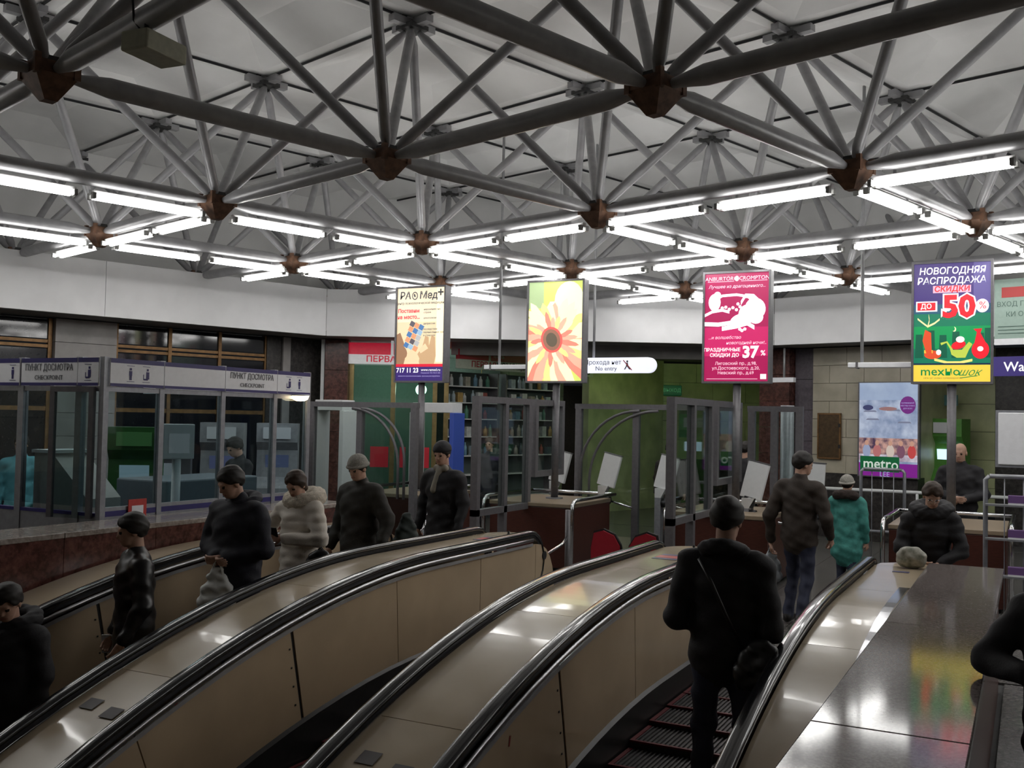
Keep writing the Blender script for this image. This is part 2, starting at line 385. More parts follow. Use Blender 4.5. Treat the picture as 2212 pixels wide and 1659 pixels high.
# projector box hung on the nearest tube
pj = tag(empty('projector_lamp', tuple(grid(-1, -0.5)+Vector((0.02, -0.04, 0.0))), R(4)), 'grey box floodlight clamped to the thick tube of the ceiling frame', 'lamp')
B().box(-0.10, 0.10, -0.10, 0.24, -0.24, -0.12, mat('projector_olive', (0.5, 0.5, 0.38), 0.5, 0.1, noise=0.15), 0.012).obj('housing', pj)
B().box(-0.085, 0.085, 0.24, 0.247, -0.225, -0.135, mat('projector_glass', (0.5, 0.5, 0.48), 0.2)).obj('front_glass', pj)
B().tube([(0, 0, -0.13), (0, 0, 0.02)], 0.015, M_BLACK, 8).obj('clamp', pj)
B().tube([(-0.03, 0.05, -0.13), (-0.10, 0.0, -0.02), (-0.02, -0.1, 0.10), (0.06, -0.12, 0.04)], 0.008, M_BLACK, 6).obj('cable', pj)


# ------------------------------------------------------------------ escalators
EY0, ER = 7.4576, 9.6755
def zh(Y):
    u = EY0-Y
    if u <= 0: return 1.0
    ue = ER*math.sin(R(30))
    if u < ue: return 1.0-(ER-math.sqrt(ER*ER-u*u))
    return 1-ER*(1-math.cos(R(30)))-(u-ue)*math.tan(R(30))
def epath(y0, y1, n, dz=0.0): return [(y0+(y1-y0)*k/n, zh(y0+(y1-y0)*k/n)+dz) for k in range(n+1)]
YB = -2.5
HR = [(-0.042, -0.02), (-0.046, -0.004), (-0.040, 0.010), (-0.022, 0.017), (0.022, 0.017), (0.040, 0.010), (0.046, -0.004), (0.042, -0.02)]
def newel(y, zc, rad, n=8): return [(y+rad*math.sin(math.pi*k/n*0.83), zc-rad+rad*math.cos(math.pi*k/n*0.83)) for k in range(n+1)]
def handrail(parent, x):
    path = epath(YB, 9.25, 40)+newel(9.3, 1.0, 0.30)
    B().sweep([(x+a, b) for a, b in HR], path, M_RUBBER, True).obj('handrail', parent)
    s = -0.030
    for x0, x1, m, d0, d1 in ((x-0.030, x+0.030, M_DARKM, -0.055, -0.02),):
        B().sweep([(x0, d0), (x0, d1), (x1, d1), (x1, d0)], path, m).obj('handrail_track', parent)
def guide(parent, x, sgn):
    """aluminium strip below the handrail on the step side"""
    path = epath(YB, 9.3, 40)
    B().sweep([(x, -0.09), (x, -0.06), (x+sgn*0.014, -0.058), (x+sgn*0.020, -0.075), (x+sgn*0.014, -0.09)], path, M_ALU, True).obj('handrail_guide', parent)
    B().sweep([(x, -0.135), (x, -0.108), (x+sgn*0.008, -0.108), (x+sgn*0.008, -0.135)], path, M_TUBE, False).obj('trim_strip', parent)
SEAMS = [YB, -1.0, 0.3, 1.6, 2.9, 4.22, 5.55, 6.85, 8.24, 9.40]
def side_panels(parent, x, sgn):
    """beige side panels towards the steps, joints between them recessed"""
    for a, c in zip(SEAMS[:-1], SEAMS[1:]):
        wide = 0.026 if abs(a-5.55) < 0.01 or abs(a-2.9) < .01 else 0.005
        if wide > 0.02:
            sl0 = math.atan((zh(a+.01)-zh(a-.01))/.02); bx_, bz_ = 0.80*math.sin(sl0), -0.80*math.cos(sl0)
            B().prism([(a-0.01, zh(a)-0.13), (a+0.034, zh(a+0.034)-0.13), (a+0.034+bx_, zh(a+.034)-0.02+bz_), (a-0.01+bx_, zh(a)-0.02+bz_)], x-sgn*0.008, x-sgn*0.02, M_SKIRT, 'x').obj('joint_strip', parent)
            for k in range(5): B().box(x, x+sgn*0.004, -0.006, 0.006, -0.006, 0.006, M_DARKM).obj('bolt', parent, (0, a-0.03+bx_*(k+1)/6, zh(a)-0.13+bz_*(k+1)/6))
        n = 8; vs = []; 
        for top in (True, False):
            for k in range(n+1):
                y = a+wide+(c-a-wide-0.004)*k/n; s = 0.0
                if not top:
                    sl = (zh(y+.01)-zh(y-.01))/.02; y2 = y+0.80*math.sin(math.atan(sl)); vs.append((x, y2, zh(y)-0.80*math.cos(math.atan(sl))-0.02))
                else: vs.append((x, y, zh(y)-0.125))
        m = n+1
        fs = [(k, k+1, m+k+1, m+k) for k in range(n)]
        vs2 = [(v[0]-sgn*0.02, v[1], v[2]) for v in vs]; k0 = len(vs)
        fs2 = [tuple(k0+i for i in reversed(f)) for f in fs]
        ed = [(0, m, k0+m, k0), (n, k0+n, k0+m+n, m+n)]+[(k, k0+k, k0+k+1, k+1) for k in range(n)]+[(m+k, m+k+1, k0+m+k+1, k0+m+k) for k in range(n)]
        B().add(vs+vs2, fs+fs2+ed, M_BEIGE).obj('side_panel', parent)
    # end panel at the newel
    pts = [(9.404, 0.875), (9.404, 0.16)]+[(9.86, 0.16), (9.86, 0.45)]+[(9.404+0.44*math.sin(t), 0.45+0.425*math.cos(t)) for t in (1.2, 0.9, 0.6, 0.3)]
    B().prism(pts, x, x-sgn*0.02, M_BEIGE, 'x').obj('side_panel', parent)
    path = [(y, z-0.79) for y, z in epath(YB, 9.86, 40)]
    B().sweep([(x-sgn*0.01, -0.55), (x-sgn*0.01, 0.0), (x+sgn*0.03, -0.02), (x+sgn*0.03, -0.55)], path, M_SKIRT).obj('skirting', parent)
def decks(parent, x0, x1, seams, inset=0.05):
    for a, c in zip(seams[:-1], seams[1:]):
        p = epath(a+0.003, c-0.003, 14)
        B().sweep([(x0+inset, -0.085), (x0+inset, -0.055), (x1-inset, -0.055), (x1-inset, -0.085)], p, M_DECK).obj('deck_panel', parent)
DSE = [YB, -0.6, 1.2, 2.9, 4.64, 6.17, 7.9, 9.35]
def deck_end(parent, x0, x1):
    n = 10; pts = [((x0+x1)/2+(x1-x0-0.10)/2*math.cos(math.pi*k/n), 9.353+0.30*math.sin(math.pi*k/n)) for k in range(n+1)]
    B().prism(pts, 0.915, 0.945, M_DECK, 'z').obj('deck_end', parent)
    core = [((x0+x1)/2+(x1-x0-0.02)/2*math.cos(math.pi*k/n), 9.36+0.48*math.sin(math.pi*k/n)) for k in range(n+1)]
    B().prism(core, 0.0, 0.62, M_BEIGE, 'z').obj('newel_base', parent)
M_RED = mat('sticker_red', (0.45, 0.03, 0.03), 0.4); M_NAVY = mat('sticker_navy', (0.03, 0.03, 0.12), 0.4); M_GREYS = mat('sticker_grey', (0.14, 0.13, 0.13), 0.6)
def deck_sticker(parent, x, y, wx, wy, m, name='sticker'):
    z = zh(y)-0.0535; sl = math.atan((zh(y+.02)-zh(y-.02))/.04)
    return B().box(-wx/2, wx/2, -wy/2, wy/2, 0, 0.002, m).obj(name, parent, (x, y, z), (sl, 0, 0))
def double_balustrade(x0, x1, label):
    r = tag(empty('escalator_balustrade', (0, 0, 0)), label, 'balustrade', 'escalator balustrades')
    handrail(r, x0); handrail(r, x1); guide(r, x0-0.045, -1); guide(r, x1+0.045, 1)
    side_panels(r, x0-0.035, -1); side_panels(r, x1+0.035, 1); decks(r, x0, x1, DSE); deck_end(r, x0, x1)
    return r
b1 = double_balustrade(-5.133, -4.516, 'beige double balustrade beside the descending passengers, with black handrails')
b2 = double_balustrade(-3.175, -2.519, 'beige double balustrade next to the man in the black jacket with shoulder bag')
deck_sticker(b1, -4.78, 8.95, 0.22, 0.16, M_RED); deck_sticker(b1, -4.78, 9.07, 0.22, 0.07, M_NAVY); deck_sticker(b1, -4.78, 8.84, 0.22, 0.05, M_NAVY)
deck_sticker(b2, -2.85, 8.74, 0.22, 0.16, M_RED); deck_sticker(b2, -2.85, 8.87, 0.22, 0.09, M_NAVY); deck_sticker(b2, -2.85, 8.61, 0.22, 0.08, M_NAVY)
for (px_, py_) in ((-2.97, 4.32), (-2.75, 4.27)): deck_sticker(b2, px_, py_, 0.11, 0.10, M_GREYS)
for (px_, py_) in ((-4.93, 4.30), (-4.72, 4.26)): deck_sticker(b1, px_, py_, 0.11, 0.10, M_GREYS)
for bb, cx in ((b1, -4.824), (b2, -2.847)):
    B().lathe([(0.0, 0.035), (0.016, 0.03), (0.010, 0.012), (0.018, 0.0)], M_BLACK, 10, (cx, 9.46, 0.945)).obj('buffer', bb)
M_SCUFF = mat('red_scuff', (0.22, 0.03, 0.02), 0.6)
for bb, x, y, z in ((b1, -4.480, 4.52, 0.43), (b2, -2.483, 4.93, 0.42)):
    B().box(0, 0.0015, -0.008, 0.008, -0.028, 0.028, M_SCUFF).obj('scuff_mark', bb, (x, y, z), (R(-12), 0, 0))
# left outer balustrade
b0 = tag(empty('escalator_balustrade', (0, 0, 0)), 'beige outer balustrade along the red granite parapet wall', 'balustrade', 'escalator balustrades')
handrail(b0, -6.386); guide(b0, -6.341, 1); side_panels(b0, -6.351, 1); decks(b0, -7.0, -6.386, DSE, 0.04)
# right outer balustrade: deck runs under the granite parapet
b3 = tag(empty('escalator_balustrade', (0, 0, 0)), 'beige outer balustrade with a chrome strip beside the grey granite parapet', 'balustrade', 'escalator balustrades')
handrail(b3, -1.239); guide(b3, -1.284, -1); side_panels(b3, -1.274, -1); decks(b3, -1.239, -0.68, DSE, 0.04)
deck_sticker(b3, -0.95, 9.0, 0.13, 0.07, M_NAVY, 'sticker')
B().prism([(-1.19, 9.353), (-0.72, 9.353), (-0.72, 9.60), (-0.8, 9.62), (-1.05, 9.62), (-1.17, 9.5)], 0.9, 0.945, M_DECK, 'z').obj('deck_end', b3)
B().prism([(-1.23, 9.36), (-0.66, 9.36), (-0.66, 9.6), (-0.8, 9.66), (-1.1, 9.6)], 0.0, 0.62, M_BEIGE, 'z').obj('newel_base', b3)
B().sweep([(-0.865, -0.055), (-0.865, -0.045), (-0.80, -0.045), (-0.80, -0.055)], epath(4.6, 8.05, 20), M_CHROME).box(-0.865, -0.77, 8.05, 8.09, 0.945, 0.955, M_CHROME).obj('chrome_strip', b3)

# steps of the three lanes
def steps(xa, xb, label, grp):
    r = tag(empty('escalator_steps', ((xa+xb)/2, 0, 0)), label, 'escalator steps', grp); W = (xb-xa)/2
    tr = B().box(-W, W, -0.002, 0.385, -0.05, 0.0, M_STEP)
    for k in range(36):
        x = -W+0.01+k*(2*W-0.02)/35; tr.box(x-0.006, x+0.006, 0.0, 0.383, 0.0, 0.012, M_STEP)
    tr.box(-W, W, -0.002, 0.02, -0.3, -0.05, M_SKIRT)
    tr.box(-W, W, -0.003, 0.022, 0.0, 0.0135, M_STEPR); tr.box(-W, -W+0.03, 0.022, 0.383, 0.0, 0.0135, M_STEPR); tr.box(W-0.03, W, 0.022, 0.383, 0.0, 0.0135, M_STEPR)
    me = tr.mesh('step'); y = -1.5+0.17
    while y < 8.8:
        yc = y+0.39; link('step', me, r, (0, y, zh(yc-0.55)-1.0 if yc < 8.3 else 0.0-0.005)); y += 0.4
    B().box(-W, W, y-0.02, 9.62, -0.03, 0.004, M_STEP).obj('landing_plate', r)
    return r
steps(-6.30, -5.215, 'dark ribbed escalator steps carrying the queue of passengers down', 'escalator steps')
steps(-4.435, -3.255, 'empty dark escalator steps between the two double balustrades', 'escalator steps')
steps(-2.44, -1.32, 'dark escalator steps with red edges under the man with shoulder bag', 'escalator steps')

# ------------------------------------------------------------------ parapets
pr = tag(empty('wall_parapet_right', (-0.44, 0, 0)), kind='structure')
for a, c in ((-4, 0.9), (0.905, 4.115), (4.12, 6.4), (6.405, 9.35)):
    B().box(-0.325, 0.25, a, c, 0.95, 0.995, M_GRAN, 0.006).obj('granite_slab', pr)
B().box(-0.27, 0.21, -4, 9.33, -0.4, 0.95, M_REDG).obj('parapet_core', pr)
pl = tag(empty('wall_parapet_left', (-7.3, 0, 0)), kind='structure')
for k in range(7):
    a = -4+k*1.957; B().box(-0.26, 0.30, a, a+1.951, 1.10, 1.145, M_PALEG, 0.005).obj('granite_slab', pl)
for k in range(14):
    a = -4+k*0.9785; B().box(-0.05, 0.29, a+0.002, a+0.9755, -0.6, 1.10, M_REDG).obj('red_slab', pl)
B().box(-0.22, -0.06, -4, 9.69, 0, 1.09, M_REDG).obj('parapet_core', pl)

# ------------------------------------------------------------------ perimeter walls
def wall_pts(fn, xs): return [Vector((x, fn(x))) for x in xs]
def local(o, pts): return [Vector((p.x-o.location.x, p.y-o.location.y)) for p in pts]
def slabs(b_parent, p, q, z0, z1, m, wid=0.08, bw=0.75, bh=0.37, name='stone_slab'):
    """wall facing of separate stone slabs; p to q runs left to right seen from the hall"""
    L = (q-p).length; d = (q-p)/L; nx = max(1, round(L/bw)); nz = max(1, round((z1-z0)/bh)); g = 0.004
    for r in range(nz):
        sh = 0.5 if (r % 2 and nx > 1) else 0.0
        cuts = [0]+[(k+sh)/nx*L for k in range(0 if sh else 1, nx)]+[L]
        for a, c in zip(cuts[:-1], cuts[1:]):
            o_ = random.uniform(0, 0.006)
            B().obox(p+d*(a+g), p+d*(c-g), wid, z0+(z1-z0)*r/nz+g, z0+(z1-z0)*(r+1)/nz-g, m, -o_).obj(name, b_parent)
# left wall: dark evening windows in bronze frames, grey marble pilaster
wl = tag(empty('wall_left', (-14.0, 12.5, 0)), kind='structure')
def LP(Y, off=0.0): return Vector((lX(Y)+0.9545*off+14.0, Y-12.5-0.2982*off))
B().obox(LP(-1), LP(17), 0.2, 0, 0.55, M_DARKS).obj('plinth', wl)
slabs(wl, LP(11.46, 0.12), LP(12.45, 0.12), 0.55, SOF, M_MARBG, 0.2)
B().obox(LP(15.3, 0.05), LP(16.9, 0.05), 0.2, 0, SOF, M_DARKS).obj('corner_stone', wl)
B().obox(LP(15.62, 0.10), LP(15.78, 0.10), 0.1, 0.5, SOF, M_MARBG).obj('pipe_casing', wl)
for n_, (y0, y1) in enumerate(((-1, 11.42), (12.48, 15.3))):
    wd = tag(empty('window_%d' % (n_+1), (-14.0, 12.5, 0)), kind='structure')
    ys = [y0+(y1-y0)*k/(13 if n_ == 0 else 3) for k in range(14 if n_ == 0 else 4)]
    for a, c in zip(ys[:-1], ys[1:]):
        for z0, z1 in ((0.55, 2.12), (2.19, 3.15), (3.28, SOF)):
            B().obox(LP(a+0.03), LP(c-0.03), 0.012, z0+0.02, z1-0.02, M_DGLASS).obj('pane', wd)
    for y in ys: B().obox(LP(y-0.03, 0.03), LP(y+0.03, 0.03), 0.09, 0.55, SOF, M_BRONZE).obj('mullion', wd)
    for z0, z1 in ((2.12, 2.19), (3.15, 3.2), (3.23, 3.28), (0.5, 0.56)): B().obox(LP(y0, 0.02), LP(y1, 0.02), 0.07, z0, z1, M_BRONZE).obj('transom', wd)
# far wall with the pharmacy front
wf = tag(empty('wall_far', (-11.5, 17.0, 0)), kind='structure')
def MP(X, off=0.0): return Vector((X+0.4641*off+11.5, mY(X)-0.8858*off-17.0))
slabs(wf, MP(-12.55, 0.22), MP(-12.14, 0.22), 0.0, SOF, M_REDG, 0.3, 0.45, 0.6)
B().obox(MP(-12.62, 0.2), MP(-12.56, 0.2), 0.1, 0.0, SOF, M_WHITE).obj('edge_strip', wf)
door = tag(empty('door_1', (-11.5, 17.0, 0)), kind='structure')
for x0, x1 in ((-12.08, -11.40), (-11.31, -10.66), (-10.58, -10.42)):
    B().obox(MP(x0), MP(x1), 0.012, 0.12, 3.15, glass('shop_glass', (0.62, 0.76, 0.70))).obj('pane', door)
for x in (-12.1, -11.36, -10.62, -10.42): B().obox(MP(x-0.04, 0.03), MP(x+0.04, 0.03), 0.08, 0, 3.18, M_BRASS).obj('post', door)
B().obox(MP(-12.1, 0.03), MP(-10.4, 0.03), 0.08, 0.0, 0.12, M_BRASS).obj('bottom_rail', door)
for x0, x1 in ((-12.06, -11.88), (-11.74, -11.42), (-11.22, -11.12), (-10.83, -10.70)):
    B().obox(MP(x0, 0.02), MP(x1, 0.02), 0.004, 1.12, 1.53, mat('red_decal', (0.60, 0.02, 0.04), 0.5)).obj('red_decal', door)
M_SHOPRED = mat('shop_red', (0.50, 0.015, 0.04), 0.4, noise=0.1, emit=0.5); M_SHOPWHITE = mat('shop_white', (0.6, 0.6, 0.6), 0.4, noise=0.05, emit=0.4); M_SHOPGREEN = mat('shop_cross_green', (0.2, 0.5, 0.3), 0.5)
def shop_sign(p, q, label, z0=3.19, z1=3.65, M_SHOPRED=M_SHOPRED, M_SHOPWHITE=M_SHOPWHITE):
    d = (q-p).normalized(); L = (q-p).length; r = tag(empty('shop_sign', (p.x, p.y, 0), math.atan2(d.y, d.x)), label, 'sign', 'pharmacy sign boards')
    B().box(0, L, -0.07, 0.02, z0+0.19, z1, M_SHOPRED).obj('red_board', r); B().box(0, L, -0.072, 0.02, z0, z0+0.188, M_SHOPWHITE).obj('white_board', r)
    for x0 in np.arange(0.0, L-1.4, 2.15):
        text('1', 0.46, M_SHOPWHITE, r, (x0+0.86, -0.076, z0+0.29), fat=0.012); text('ВАЯ', 0.09, M_SHOPWHITE, r, (x0+1.08, -0.076, z0+0.38)); text('ПОМОЩЬ', 0.07, M_SHOPWHITE, r, (x0+1.13, -0.076, z0+0.28))
        text('ПЕРВАЯ', 0.165, M_SHOPRED, r, (x0+0.70, -0.078, z0+0.095), fat=0.008, sx=1.1); text('ПОМОЩЬ', 0.165, M_BLACK, r, (x0+1.50, -0.078, z0+0.095), fat=0.008, sx=1.1)
    return r
shop_sign(Vector((-12.12, mY(-12.12)-0.06)), Vector((-10.40, mY(-10.40)-0.06)), 'bright red and white pharmacy sign over the brass-framed glass door', 3.17, 3.59)
# passage beyond the opening: pharmacy window along its left side
SI = Vector((-10.36, 17.62)); IE = GI.normalized()
def SP(u, off=0.0): return SI+IE*u+Vector((IE.y, -IE.x))*off
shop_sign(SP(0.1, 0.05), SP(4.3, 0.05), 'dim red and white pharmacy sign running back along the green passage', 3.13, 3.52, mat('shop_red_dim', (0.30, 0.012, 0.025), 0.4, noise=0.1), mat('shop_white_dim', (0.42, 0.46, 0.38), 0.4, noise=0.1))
ps = tag(empty('wall_passage', (0, 0, 0)), kind='structure')
B().obox(SP(0), SP(4.4), 0.2, 3.52, 3.75, M_MARBGR).obj('lintel', ps)
B().obox(SP(4.3), SP(7.2), 0.2, 0, 3.75, M_MARBGR).obj('side_wall', ps)
def BW(X, off=0.0): return Vector((X-0.0+0.4641*off, 24.049+(X+9.682)*0.5239-0.8858*off))
slabs(ps, BW(-12.2), BW(-10.55), 0, 3.62, M_MARBGR, 0.2, 0.8, 0.45)
B().obox(BW(-10.55, 0.02), BW(-9.72, 0.02), 0.1, 0, 3.0, mat('brown_door', (0.045, 0.022, 0.014), 0.5, noise=0.3)).obj('brown_door', ps)
slabs(ps, BW(-9.72, 0.15), BW(-9.32, 0.15), 1.2, 3.62, M_MARB, 0.3, 0.5, 0.45)
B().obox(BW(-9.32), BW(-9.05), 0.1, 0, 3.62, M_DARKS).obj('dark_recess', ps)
slabs(ps, BW(-9.05), BW(-4.6), 1.2, 3.62, M_MARBGR, 0.2, 0.8, 0.45)
B().obox(BW(-9.72, 0.2), BW(-4.6, 0.2), 0.3, 0, 1.2, M_DARKS).obj('plinth', ps)
MC = Vector((-4.73, 20.55))
slabs(ps, MC+IE*4.4, MC+IE*0.1, 1.2, 3.62, M_MARB, 0.2, 0.8, 0.45)
B().obox(MC+IE*4.4, MC+IE*0.1, 0.25, 0, 1.2, M_DARKS).obj('plinth', ps)
B().prism([(-13.5, 17.0), (-10.3, 17.9), (-4.6, 20.8), (-2.5, 27.8), (-13.5, 25.0)], 3.66, 3.75, M_SOFFIT, 'z').obj('passage_ceiling', ps)
# exit sign and notices in the passage
ex = tag(empty('exit_sign', tuple(BW(-8.2, 0.05))+(2.93,), R(27.65)), 'small dark green exit sign on the green passage wall', 'sign')
B().box(-0.33, 0.33, -0.06, 0.0, -0.13, 0.13, emitter('exit_green', srgb(8, 60, 36), 0.5), 0.02).obj('body', ex)
text('ВЫХОД', 0.12, emitter('exit_letter', srgb(60, 120, 80), 0.6), ex, (0.08, -0.065, 0)); B().box(-0.26, -0.16, -0.066, -0.06, -0.07, 0.07, emitter('exit_letter', (0, 0, 0), 0)).obj('pictogram', ex)
for X, z0, z1, c in ((-7.75, 1.75, 2.5, (0.10, 0.28, 0.22)), (-7.2, 1.8, 2.4, (0.16, 0.12, 0.06))):
    o = B().obox(BW(X-0.2, 0.03), BW(X+0.2, 0.03), 0.02, z0, z1, mat('notice_%d' % int(c[0]*100), c, 0.5, noise=0.4, nscale=9)).obj('notice_board'); tag(o, 'teal framed notice on the green passage wall' if c[1] > .2 else 'brown framed notice on the green passage wall', 'notice')
# passage lamps with green-tinged old tubes
M_GLAMP = emitter('green_tinged_tube', (0.72, 1.0, 0.42), 22.0)
B().obox(SP(0.0, 0.0), MC, 0.15, 3.40, 3.70, M_SOFFIT).obj('lamp_hiding_beam', ps)  # beam added to hide the passage lamps from the hall
for (u, off) in ((4.4, 1.6), (4.6, 4.0), (4.0, 2.9)):
    p = SP(u, off); r = tag(empty('passage_lamp', (p.x, p.y, 3.66), R(27.65)), 'green-tinged fluorescent lamp on the low passage ceiling', 'lamp', 'passage ceiling lamps')
    B().box(-0.62, 0.62, -0.05, 0.05, -0.05, 0.0, M_TRAY).obj('tray', r); B().tube([(-0.58, 0, -0.075), (0.58, 0, -0.075)], 0.02, M_GLAMP, 8).obj('tube', r)
# pharmacy interior: back wall, shelves and goods
inn = tag(empty('wall_pharmacy', (0, 0, 0)), kind='structure')
B().obox(SP(-0.6, -2.9), SP(4.3, -2.9), 0.1, 0, 3.6, mat('pharmacy_wall', (0.48, 0.54, 0.51), 0.6, noise=0.1)).obj('back_wall', inn)
B().prism([(p.x, p.y) for p in (SP(-0.9, -2.9), SP(-.05, -0.2), SP(4.3, -0.2), SP(4.3, -2.9))], 3.55, 3.6, M_WHITE, 'z').obj('shop_ceiling', inn)
for u in (0.6, 2.4):
    p = SP(u, -1.6); r = tag(empty('globe_lamp', (p.x, p.y, 2.72)), 'round white globe lamp glowing behind the pharmacy door', 'lamp', 'pharmacy globe lamps')
    B().lathe([(0.0, -0.12)]+[(0.12*math.sin(t), -0.12*math.cos(t)) for t in np.linspace(0.3, 2.9, 9)]+[(0, 0.12)], emitter('globe_glow', (0.62, 1.0, 0.78), 9.0), 16).obj('globe', r)
    B().tube([(0, 0, 0.11), (0, 0, 0.83)], 0.012, M_BRASS, 8).obj('rod', r)
GOODS = [mat('goods_%d' % k, c, 0.45, noise=0.3, nscale=14) for k, c in enumerate(((0.6, 0.62, 0.62), (0.16, 0.30, 0.42), (0.45, 0.42, 0.36), (0.10, 0.14, 0.16), (0.42, 0.5, 0.55), (0.34, 0.08, 0.07), (0.10, 0.28, 0.20), (0.5, 0.33, 0.12)))]
BOT = [B().lathe([(0, 0), (0.045, 0.0), (0.045, 0.15), (0.018, 0.19), (0.018, 0.23), (0, 0.23)], g, 10).mesh('bottle') for g in GOODS]
BXS = [B().box(-0.07, 0.07, -0.05, 0.05, 0, 0.20, g, 0.004).mesh('packet') for g in GOODS]
for s_, (u0, u1) in enumerate(((0.25, 1.75), (2.0, 3.6))):
    p = SP(u0, -0.42); L = u1-u0
    r = tag(empty('display_shelf', (p.x, p.y, 0), math.atan2(IE.y, IE.x)), 'tall lit pharmacy shelf next to the door' if s_ == 0 else 'tall pharmacy shelf deeper in the green passage', 'shelf')
    for x in (0.0, L): B().box(x-0.02, x+0.02, -0.02, 0.3, 0, 3.1, M_FRAME).obj('upright', r)
    B().box(0, L, 0.28, 0.3, 0.1, 3.1, mat('shelf_back', (0.07, 0.09, 0.09), 0.6)).obj('back_panel', r)
    zs = (0.45, 0.95, 1.35, 1.75, 2.12, 2.46, 2.8)
    for z in zs: B().box(0.02, L-0.02, -0.02, 0.28, z-0.022, z, M_WHITE).obj('board', r)
    lab = 'small medicine pack or bottle on the pharmacy shelf beside the door' if s_ == 0 else 'small medicine pack or bottle on the rear pharmacy shelf'
    for z in zs[2:]:
        x = 0.10
        while x < L-0.08:
            me = random.choice(BOT+BXS); q = SP(u0+x, -0.42); q = q+Vector((-IE.y, IE.x))*random.uniform(0.05, 0.14)
            o = link('medicine_'+me.name.split('.')[0], me, None, (q.x, q.y, z), (0, 0, math.atan2(IE.y, IE.x)+random.uniform(-.2, .2))); o.scale = (1, 1, random.uniform(0.8, 1.2))
            tag(o, lab, 'packaging', 'goods on the pharmacy shelves'); x += random.uniform(0.15, 0.24)
for n_, (u, off) in enumerate(((1.9, -1.2), (0.35, -1.5))):  # second lamp is added to brighten the shop behind the door glass
    slamp = tag(empty('shelf_lamp', tuple(SP(u, off))+(3.55,), math.atan2(IE.y, IE.x)), ('greenish strip lamp on the ceiling above the pharmacy shelves', 'added greenish strip lamp, unseen, brightening the pharmacy behind its door')[n_], 'lamp')
    B().box(-0.62, 0.62, -0.06, 0.06, -0.05, 0.0, M_TRAY).obj('tray', slamp); B().tube([(-0.58, 0, -0.07), (0.58, 0, -0.07)], 0.02, emitter('shop_tube', (0.80, 1.0, 0.88), 15.0), 8).obj('tube', slamp)
for k, nm in ((2, 'wall_right_rear'), (3, 'wall_rear_right'), (4, 'wall_rear'), (5, 'wall_rear_left'), (6, 'wall_left_rear')):
    o = tag(empty(nm, (OC.x, OC.y, 0)), kind='structure'); p_, q_ = octv(k, 1.2)-OC, octv(k+1, 1.2)-OC
    slabs(o, p_, q_, 1.2, SOF, M_MARB, 0.2, 1.6, 0.8); B().obox(p_, q_, 0.22, 0, 1.19, M_DARKS, -0.02).obj('plinth', o)
# right wall: red pillar, pale marble, recess with terminals
wr = tag(empty('wall_right', (-3.0, 20.2, 0)), kind='structure')
def RP(X, off=0.0): return Vector((X-0.2982*off+3.0, rY(X)-0.9545*off-20.2))
slabs(wr, RP(-4.80, 0.25), RP(-4.16, 0.25), 0, SOF, M_REDG, 0.4, 0.7, 0.55)
slabs(wr, RP(-4.15, 0.05), RP(-3.77, 0.05), 0, SOF, mat('violet_stone', (0.12, 0.10, 0.12), 0.4, noise=0.3), 0.2, 0.5, 0.6)
slabs(wr, RP(-3.76, 0.1), RP(-1.77, 0.1), 1.22, SOF, M_MARB, 0.25, 0.68, 0.37)
B().obox(RP(-3.76, 0.13), RP(-1.77, 0.13), 0.3, 0, 1.215, M_DARKS).obj('plinth', wr)
slabs(wr, RP(-1.8, -1.4), RP(-1.0, -1.4), 0.5, SOF, M_MARBGR, 0.2, 0.68, 0.5)
B().obox(RP(-1.0, -1.4), RP(5, -1.4), 0.2, 0, SOF, M_DARKS).obj('recess_back', wr)
B().obox(RP(-1.77, 0.1), RP(-1.77-0.01, -1.4), 0.1, 0, SOF, M_MARBGR, 0).obj('recess_cheek', wr)
hd = tag(empty('hatch_door', (-3.44, rY(-3.44)-0.13, 0), R(-17.35)), 'narrow bronze hatch door in the pale marble wall', 'hatch')
B().box(-0.21, 0.21, -0.03, 0.0, 1.52, 2.34, mat('hatch_bronze', (0.095, 0.058, 0.026), 0.45, 0.4, noise=0.3)).obj('leaf', hd)
B().box(-0.24, 0.24, -0.04, -0.005, 2.34, 2.37, M_BRONZE).box(-0.24, -0.21, -0.04, -0.005, 1.49, 2.37, M_BRONZE).box(0.21, 0.24, -0.04, -0.005, 1.49, 2.37, M_BRONZE).box(-0.24, 0.24, -0.04, -0.005, 1.49, 1.52, M_BRONZE).obj('casing', hd)
for z in (1.7, 2.1): B().box(0.20, 0.235, -0.055, -0.03, z, z+0.07, M_BLACK).obj('hinge', hd)

# ------------------------------------------------------------------ checkpoint booth left of the escalators
bo = tag(empty('checkpoint_booth', (-7.6, 6.65, 0)), 'glazed checkpoint booth with white and blue sign band above the red parapet', 'booth')
Z0, Z1 = 2.37, 2.63
def pict(parent, x, y, z, kind, rz, s=1.0):
    """small dark pictogram on a sign: person or person with case, between two thin lines"""
    b = B(); f = -0.013
    def q(x0, x1, z0, z1): b.box(x0*s, x1*s, f-0.002, f, z0*s, z1*s, M_BLUE)
    q(-0.045, 0.045, 0.072, 0.076); q(-0.045, 0.045, -0.076, -0.072)
    if kind == 'person': q(-0.012, 0.012, 0.032, 0.054); q(-0.017, 0.017, -0.020, 0.026); q(-0.013, -0.002, -0.06, -0.018); q(0.002, 0.013, -0.06, -0.018)
    else: q(0.006, 0.028, 0.032, 0.054); q(0.0, 0.036, -0.045, 0.024); q(-0.03, 0.02, -0.055, -0.04); q(-0.036, -0.030, -0.05, 0.0)
    b.obj('pictogram', parent, (x, y, z), (0, 0, rz))
